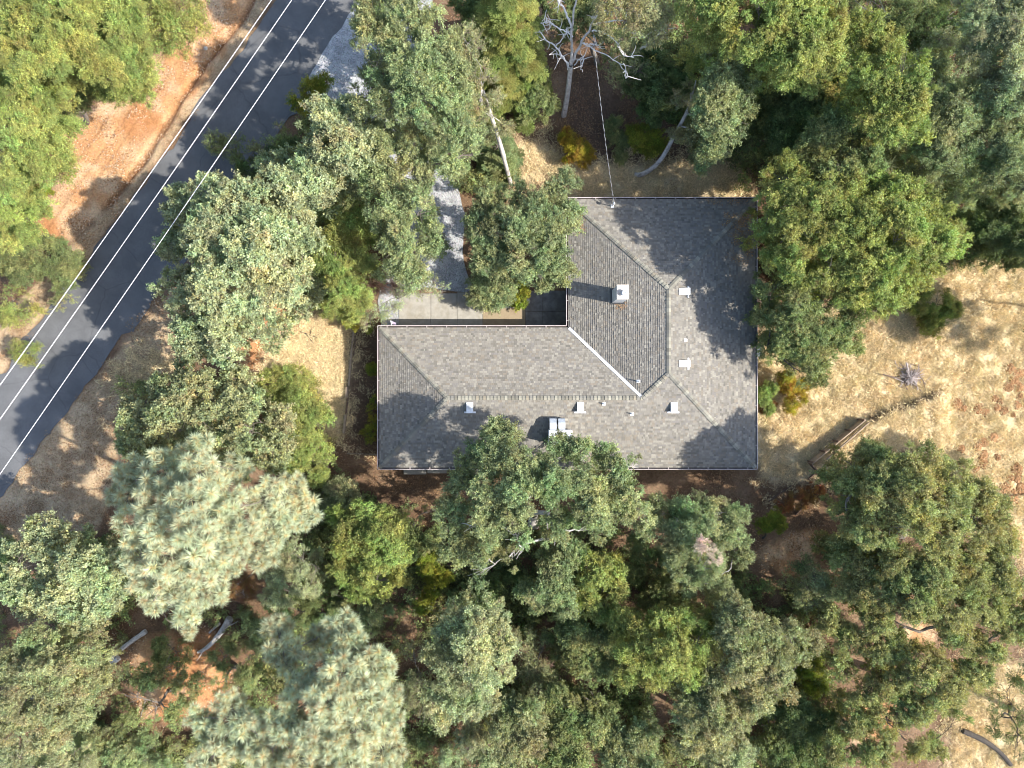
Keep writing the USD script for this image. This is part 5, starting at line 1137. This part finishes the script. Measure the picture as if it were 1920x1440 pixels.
tree('oak_tree', 'mottled grey-green oak along the bottom edge below the olive crown', (1180, 1400), [(1150, 1395, 36, 4), (1195, 1385, 36, 4), (1170, 1430, 38, 4.2), (1220, 1425, 36, 4.2), (1235, 1380, 28, 3.8)], 'grey', 'oak', gap=0.35)
tree('oak_tree', 'grey-olive oak with tan leaves, right of lower centre', (1400, 1260), [(1370, 1140, 34, 6), (1405, 1160, 32, 6), (1380, 1190, 40, 6.8), (1430, 1200, 38, 6.6), (1480, 1195, 34, 5.8), (1390, 1245, 42, 7), (1445, 1255, 40, 6.6), (1490, 1240, 28, 5.4), (1345, 1265, 34, 6), (1420, 1300, 38, 6.2), (1470, 1290, 28, 5.4), (1520, 1205, 22, 5)], 'olive', 'oak', gap=0.32)
tree('oak_tree', 'tan-tipped olive oak at the bottom, below the grey-olive one', (1320, 1350), [(1310, 1290, 34, 5.6), (1350, 1310, 38, 6), (1295, 1340, 40, 6), (1345, 1355, 42, 6.4), (1390, 1340, 32, 5.6), (1300, 1385, 36, 5.6), (1345, 1395, 32, 5.4)], 'olive', 'oak', gap=0.32)
tree('oak_tree', 'blue-sage round bush at the bottom edge, right of the tan-tipped oak', (1370, 1420), [(1350, 1405, 34, 4), (1390, 1400, 30, 4), (1370, 1430, 40, 4.2), (1330, 1435, 34, 4)], 'sage', 'fine', gap=0.3)
tree('oak_tree', 'deep shaded oak along the bottom edge, left of the sprawling right oak', (1470, 1390), [(1440, 1350, 38, 3), (1490, 1340, 40, 3.2), (1450, 1400, 42, 3.2), (1510, 1390, 40, 3.2), (1480, 1435, 44, 3.4), (1540, 1350, 34, 3), (1540, 1420, 36, 3.2)], 'dark', 'oak', gap=0.34)
# --- the sprawling oak at right
tree('oak_tree', 'sprawling dark green oak right of the low timber wall', (1690, 1000), [
    (1600, 875, 34, 6.4), (1640, 855, 34, 6.6), (1690, 875, 44, 7.4), (1740, 870, 38, 7.2), (1790, 900, 42, 7.4), (1600, 920, 40, 6.6), (1655, 920, 48, 8), (1715, 930, 50, 8.6), (1770, 945, 48, 8.2), (1830, 930, 42, 7.2), (1865, 960, 34, 6.6), (1590, 970, 38, 6.2), (1640, 985, 46, 7.6), (1700, 990, 50, 8.6), (1765, 1000, 48, 8.4), (1825, 995, 46, 7.6), (1870, 1020, 38, 6.8)], 'khaki', 'oak', gap=0.36, dens=1.5, trunk=0.36)
tree('oak_tree', 'yellow-green airy oak below the sprawling dark oak at right', (1720, 1160), [
    (1580, 1040, 36, 5.2), (1630, 1050, 42, 6), (1690, 1060, 46, 7), (1750, 1070, 48, 7.4), (1810, 1070, 48, 7.2), (1870, 1080, 46, 6.8), (1910, 1120, 42, 6.4), (1600, 1100, 38, 5.2), (1655, 1110, 44, 6.2), (1715, 1120, 48, 7.2), (1780, 1130, 48, 7.2), (1840, 1140, 46, 6.8), (1890, 1170, 40, 6.2), (1640, 1165, 34, 5.2), (1800, 1190, 42, 6.4), (1850, 1205, 38, 6)], 'khaki', 'oak', gap=0.30, dens=1.6, trunk=0.34)
tree('oak_tree', 'thin see-through oak over orange soil at bottom right', (1650, 1260), [
    (1560, 1160, 30, 4.4), (1590, 1200, 32, 4.6), (1640, 1220, 36, 5), (1580, 1250, 28, 4.2), (1690, 1210, 32, 5.2), (1730, 1250, 42, 5.8), (1680, 1280, 36, 5), (1770, 1290, 42, 5.8), (1620, 1290, 32, 4.6), (1820, 1270, 42, 5.8), (1720, 1330, 38, 5.2), (1660, 1350, 38, 4.8), (1600, 1350, 32, 4.4), (1790, 1350, 32, 5), (1700, 1390, 36, 4.8), (1640, 1410, 36, 4.6), (1745, 1400, 26, 4.2), (1580, 1410, 34, 4.4)], 'khaki', 'oak', gap=0.36, dens=1.4, trunk=0.28, bark=BARK_DARK)
tree('oak_tree', 'grey-green thin oak in shade left of the see-through oak', (1545, 1120), [(1530, 1085, 34, 4), (1560, 1110, 32, 4), (1520, 1140, 32, 3.8), (1500, 1100, 24, 3.2), (1545, 1165, 28, 3.6), (1510, 1060, 24, 3.2)], 'grey', 'thin', gap=0.38)
tree('oak_tree', 'sparse oak on the right edge near the bottom corner', (1900, 1330), [(1890, 1300, 36, 4), (1915, 1340, 34, 4), (1880, 1345, 28, 3.4), (1910, 1395, 32, 3.4), (1930, 1260, 36, 4.4)], 'dark', 'thin', gap=0.42, dens=1.1, bark=BARK_DARK)
tree('shrub', 'small yellow-green tree standing alone in red litter, right of centre bottom', (1430, 1010), [(1445, 975, 20, 2.6), (1462, 985, 16, 2.6), (1430, 985, 16, 2.4), (1455, 965, 12, 2.5)], 'lime', 'fine', cat_='tree', trunk=0.07, scale=0.6, dens=1.9, bark=BARK_DARK)
tree('shrub', 'rust-coloured dry bush beside the dark edging board', (1500, 945), [(1495, 935, 28, 0.7), (1525, 925, 22, 0.6), (1470, 945, 20, 0.6)], 'rust', 'shrub', cat_='shrub', trunk=0.03, scale=0.8, dens=1.6, gap=0.36, limbs=False)
tree('shrub', 'olive weed patch in the gap between sage oak and centre oak', (800, 1090), [(800, 1060, 26, 1.4), (815, 1100, 24, 1.4), (795, 1130, 22, 1.2), (830, 1080, 22, 1.6)], 'lime', 'fine', cat_='shrub', trunk=0.03, gap=0.34, scale=0.8)
tree('shrub', 'yellow-green shrub beneath the bleached branch tangle at bottom right', (1520, 1240), [(1520, 1240, 26, 1.4), (1530, 1280, 26, 1.3), (1505, 1265, 18, 1.2)], 'lime', 'fine', cat_='shrub', trunk=0.03, gap=0.32, scale=0.8)
tree('shrub', 'dark green scrub in the deep gap south of the leaning oak', (950, 1110), [(920, 1100, 30, 1.8), (960, 1095, 26, 1.6), (870, 1110, 28, 1.8), (900, 1130, 24, 1.4), (1000, 1150, 22, 1.6)], 'dark', 'fine', cat_='shrub', trunk=0.03, gap=0.3)
tree('shrub', 'green scrub below the grey oak with white dead leaves', (1260, 1120), [(1240, 1110, 28, 1.8), (1280, 1130, 26, 1.8), (1215, 1130, 26, 1.6), (1330, 1130, 24, 1.6)], 'fresh', 'fine', cat_='shrub', trunk=0.03, gap=0.32)
tree('oak_tree', 'olive scrub oak on brown litter between the bright bushy tree and the roof corner', (650, 930), [(640, 920, 30, 2.6), (665, 940, 26, 2.4), (625, 945, 24, 2.2), (650, 965, 24, 2.4)], 'olive', 'fine', gap=0.36, trunk=0.07)
tree('oak_tree', 'low green oak filling the gap left of the leaning oak', (790, 1000), [(775, 985, 26, 3), (800, 1005, 28, 3.2), (780, 1030, 28, 3), (810, 960, 20, 2.8)], 'fresh', 'oak', gap=0.37, trunk=0.07)
tree('oak_tree', 'dusky green oak between the lower pine and the brown clearing', (700, 1150), [(670, 1135, 30, 3.2), (705, 1150, 30, 3.3), (640, 1120, 26, 3), (690, 1175, 22, 2.8)], 'grey', 'oak', gap=0.36, trunk=0.08)
tree('oak_tree', 'loose grey-green oak over the brown gap beside the pale bottom oak', (780, 1260), [(775, 1225, 24, 3), (790, 1265, 28, 3.2), (775, 1300, 28, 3.2), (800, 1340, 28, 3)], 'olive', 'thin', gap=0.36, trunk=0.08)
tree('shrub', 'dull green scrub just right of the grey fallen log', (470, 1180), [(465, 1165, 20, 1.4), (490, 1180, 26, 1.6), (480, 1205, 22, 1.4)], 'grey', 'fine', cat_='shrub', trunk=0.03, gap=0.36)
tree('shrub', 'dark scrub between the two fallen logs below the large pine', (325, 1215), [(310, 1205, 24, 1.6), (340, 1225, 26, 1.6), (300, 1235, 20, 1.3)], 'fresh', 'fine', cat_='shrub', trunk=0.03, gap=0.38)
tree('oak_tree', 'shaded green oak tucked under the roof edge oak and the white-leaved grey oak', (1215, 1040), [(1200, 1025, 28, 3.2), (1225, 1060, 30, 3.3), (1190, 1070, 26, 3)], 'fresh', 'oak', gap=0.34, trunk=0.07)
# just outside the right edge: what throws the shade on the field
tree('oak_tree', 'oak standing past the right edge beside the field', (2100, 590), [(2080, 570, 60, 7), (2130, 600, 60, 7.6), (2090, 640, 50, 6), (2080, 510, 50, 7)], 'fresh', 'oak', gap=0.34)
tree('oak_tree', 'oak standing past the right edge below the burrow mounds', (2100, 960), [(2085, 920, 50, 6.6), (2100, 970, 55, 6.8), (2140, 1030, 60, 7)], 'fresh', 'oak', gap=0.34)

# ------------------------------------------------------------------ ground cover
rng = np.random.default_rng(321)
def litter_patch(seed, n, R, L, cols, lift=0.03):
    r = np.random.default_rng(seed); a = r.uniform(0, 6.28, n); d = R * np.sqrt(r.random(n))
    b = np.column_stack([d * np.cos(a), d * np.sin(a), r.uniform(0.005, lift, n)])
    dirs = unit(r.normal(size=(n, 3)) * [1, 1, 0.25]); nrm = unit(r.normal(0, 0.3, (n, 3)) + [0, 0, 1])
    t = np.array(cols)[r.integers(0, len(cols), n)] * r.uniform(0.6, 1.3, (n, 1))
    return leaves(r, b, dirs, nrm, L * r.uniform(0.6, 1.3, n), L * 0.6 * r.uniform(0.6, 1.2, n), t)
def straw_tuft(seed, n=46, R=0.32, L=0.3):
    r = np.random.default_rng(seed); a = r.uniform(0, 6.28, n); d = R * np.sqrt(r.random(n))
    b = np.column_stack([d * np.cos(a), d * np.sin(a), np.zeros(n)])
    dirs = unit(r.normal(size=(n, 3)) * [1, 1, 0.5] + [0, 0, 0.55]); dirs[:, 2] = np.abs(dirs[:, 2])
    t = np.array([0.72, 0.585, 0.355]) * r.uniform(0.65, 1.25, (n, 1)) * np.array([1, 1, 1])
    return leaves(r, b, unit(dirs), unit(r.normal(0, 0.5, (n, 3)) + [0, 0, 1]), L * r.uniform(0.5, 1.2, n), 0.028, t)
LEAF['litter'] = leaf_mat('fallen_leaf', (1, 1, 1), trans=0.05, rough=0.85, vary=0.2, hue=0.008, spec=0.1, patch=0.12)
def place(n, wfun, extent=(-37, 39, -29, 28.5)):
    X = rng.uniform(extent[0], extent[1], n * 8); Y = rng.uniform(extent[2], extent[3], n * 8)
    w = wfun(X, Y); k = rng.random(len(X)) < w
    X, Y = X[k][:n], Y[k][:n]
    return np.column_stack([X, Y, ground_z(X, Y)])
m_house = mask([[(700, 600), (1072, 600), (1072, 370), (1425, 370), (1425, 885), (700, 885)]], 2)
m_block = mask([[(744, 540), (1070, 540), (1070, 620), (744, 620)]], 3)
free = lambda X, Y: (sample(m_road, X, Y) < 0.25) & (sample(m_house, X, Y) < 0.5) & (sample(m_block, X, Y) < 0.3) & (sample(m_drive, X, Y) < 0.3)
def spread(name, label, cat_, protos, pname, n, wfun, sc=(0.7, 1.3), m='litter', up=0.0):
    p = place(n, wfun); k = len(p); p[:, 2] += up * rng.random(k) ** 2
    pi = scatter(None, name, protos, pname, LEAF[m], p, quat(rng.normal(0, 0.06, (k, 3)) + [0, 0, 1], rng.uniform(0, 6.28, k)), rng.uniform(*sc, k), rng.integers(0, len(protos), k))
    tag(pi, label, cat_)
brown = [[0.30, 0.19, 0.11], [0.22, 0.13, 0.075], [0.33, 0.235, 0.15], [0.15, 0.09, 0.055], [0.34, 0.2, 0.1]]
tan = [[0.5, 0.36, 0.24], [0.45, 0.26, 0.13], [0.4, 0.2, 0.09], [0.52, 0.42, 0.31], [0.3, 0.15, 0.07]]
spread('leaf_litter', 'brown oak leaf litter covering the forest floor', 'leaf litter', [litter_patch(s, 150, 0.75, 0.075, brown) for s in (1, 2, 3)], 'litter_patch', 4200, lambda X, Y: free(X, Y) * np.clip(1 - sample(m_straw, X, Y) * 1.1 - sample(m_red, X, Y), 0, 1))
spread('bank_litter', 'pale tan leaves strewn over the orange soil bank by the road', 'leaf litter', [litter_patch(s, 90, 0.7, 0.1, tan) for s in (4, 5)], 'litter_patch', 900, lambda X, Y: free(X, Y) * np.clip(sample(m_red, X, Y), 0, 1) * 0.8)
spread('dry_grass', 'straw-coloured dry grass of the yard and field', 'grass', [straw_tuft(s) for s in (6, 7, 8)], 'grass_tuft', 6500, lambda X, Y: free(X, Y) * np.clip(sample(m_straw, X, Y) * 1.2, 0, 1) * (meshkit.fbm(np.stack([X, Y, X * 0], -1) * 0.8, 3, 2) > 0.2))
spread('road_verge_litter', 'tan needles and leaves along the edges of the road', 'leaf litter', [litter_patch(s, 70, 0.5, 0.07, [[0.36, 0.26, 0.15], [0.28, 0.19, 0.11], [0.42, 0.32, 0.2]], 0.02) for s in (9, 10)], 'litter_patch', 1100, lambda X, Y: (sample(m_road, X, Y) < 0.62) * np.clip(sample(m_shoulder, X, Y) * 1.2, 0, 1), sc=(0.5, 1.1))
wood = mask([[(-200, -200), (400, -200), (200, 200), (60, 330), (-200, 600)], [(520, 300), (640, 150), (900, 60), (1000, 60), (920, 380), (700, 480), (660, 600), (500, 560)], [(1170, -200), (2200, -200), (2200, 480), (1800, 480), (1650, 560), (1450, 560), (1430, 360), (1300, 260), (1180, 130)], [(-200, 1010), (180, 1000), (480, 1050), (600, 900), (760, 960), (1000, 1000), (1180, 980), (1400, 1080), (1560, 1120), (1560, 1700), (-200, 1700)], [(240, 720), (600, 720), (600, 900), (260, 880)]], 14)
m_clear = mask([[(340, 1135), (460, 1120), (470, 1180), (380, 1240), (340, 1230)], [(170, 1170), (300, 1150), (310, 1200), (220, 1270), (170, 1260)], [(690, 1110), (800, 1100), (800, 1260), (740, 1270)], [(170, 1170), (470, 1120), (470, 1330), (330, 1400), (200, 1330)], [(1400, 990), (1500, 960), (1460, 1140), (1410, 1140)]], 10)
spread('undergrowth', 'dark green low undergrowth between the forest trees', 'undergrowth', [bough_broad(s, 13, 16, 0.5, 0.09, 0.6, 0.7) for s in (21, 22, 23)], 'leafy_sprig', 6500, lambda X, Y: free(X, Y) * sample(wood, X, Y) * (meshkit.fbm(np.stack([X, Y, X * 0], -1) * 0.35, 3, 12) > 0.40) * (sample(m_red, X, Y) < 0.3) * np.clip(1 - 0.75 * sample(m_clear, X, Y), 0, 1), sc=(0.7, 1.8), m='fresh', up=1.3)
# fallen leaves caught on the shingles of the north-east corner, and a few in the valley by the chimney
pos = []
while len(pos) < 70:
    t = rng.random(2); px, py = 1362 + 54 * t[0], 400 + 95 * t[1] ** 1.4
    if abs(px - 1385) + 0.5 * (py - 400) < 58 * rng.uniform(0.4, 1.2): pos.append(on_roof(px, py, 0.02))
for _ in range(10): pos.append(on_roof(1330 + rng.random() * 70, 376 + rng.random() * 6, 0.02))
for _ in range(5): pos.append(on_roof(1156 + rng.random() * 16, 571 + rng.random() * 4, 0.02))
for _ in range(26): pos.append(on_roof(860 + rng.random() * 330, 850 + rng.random() * 24, 0.02))
for _ in range(12): pos.append(on_roof(1082 + rng.random() * 16, 395 + rng.random() * 40, 0.02))
pos = np.array(pos); k = len(pos)
nr = np.array([[np.sign(roof_z(p[0] - .05, p[1]) - roof_z(p[0] + .05, p[1])) * 0.316, np.sign(roof_z(p[0], p[1] - .05) - roof_z(p[0], p[1] + .05)) * 0.316 * (abs(roof_z(p[0], p[1] - .05) - roof_z(p[0], p[1] + .05)) > 1e-6), 0.95] for p in pos])
pi = scatter(None, 'roof_leaves', [litter_patch(s, 26, 0.34, 0.085, [[0.45, 0.24, 0.08], [0.36, 0.18, 0.07], [0.5, 0.33, 0.15]], 0.03) for s in (31, 32)], 'leaf_patch', LEAF['litter'], pos, quat(nr, rng.uniform(0, 6.28, k)), rng.uniform(0.5, 1.1, k), rng.integers(0, 2, k))
tag(pi, 'orange-brown fallen leaves on the north-east corner of the roof', 'leaf litter')
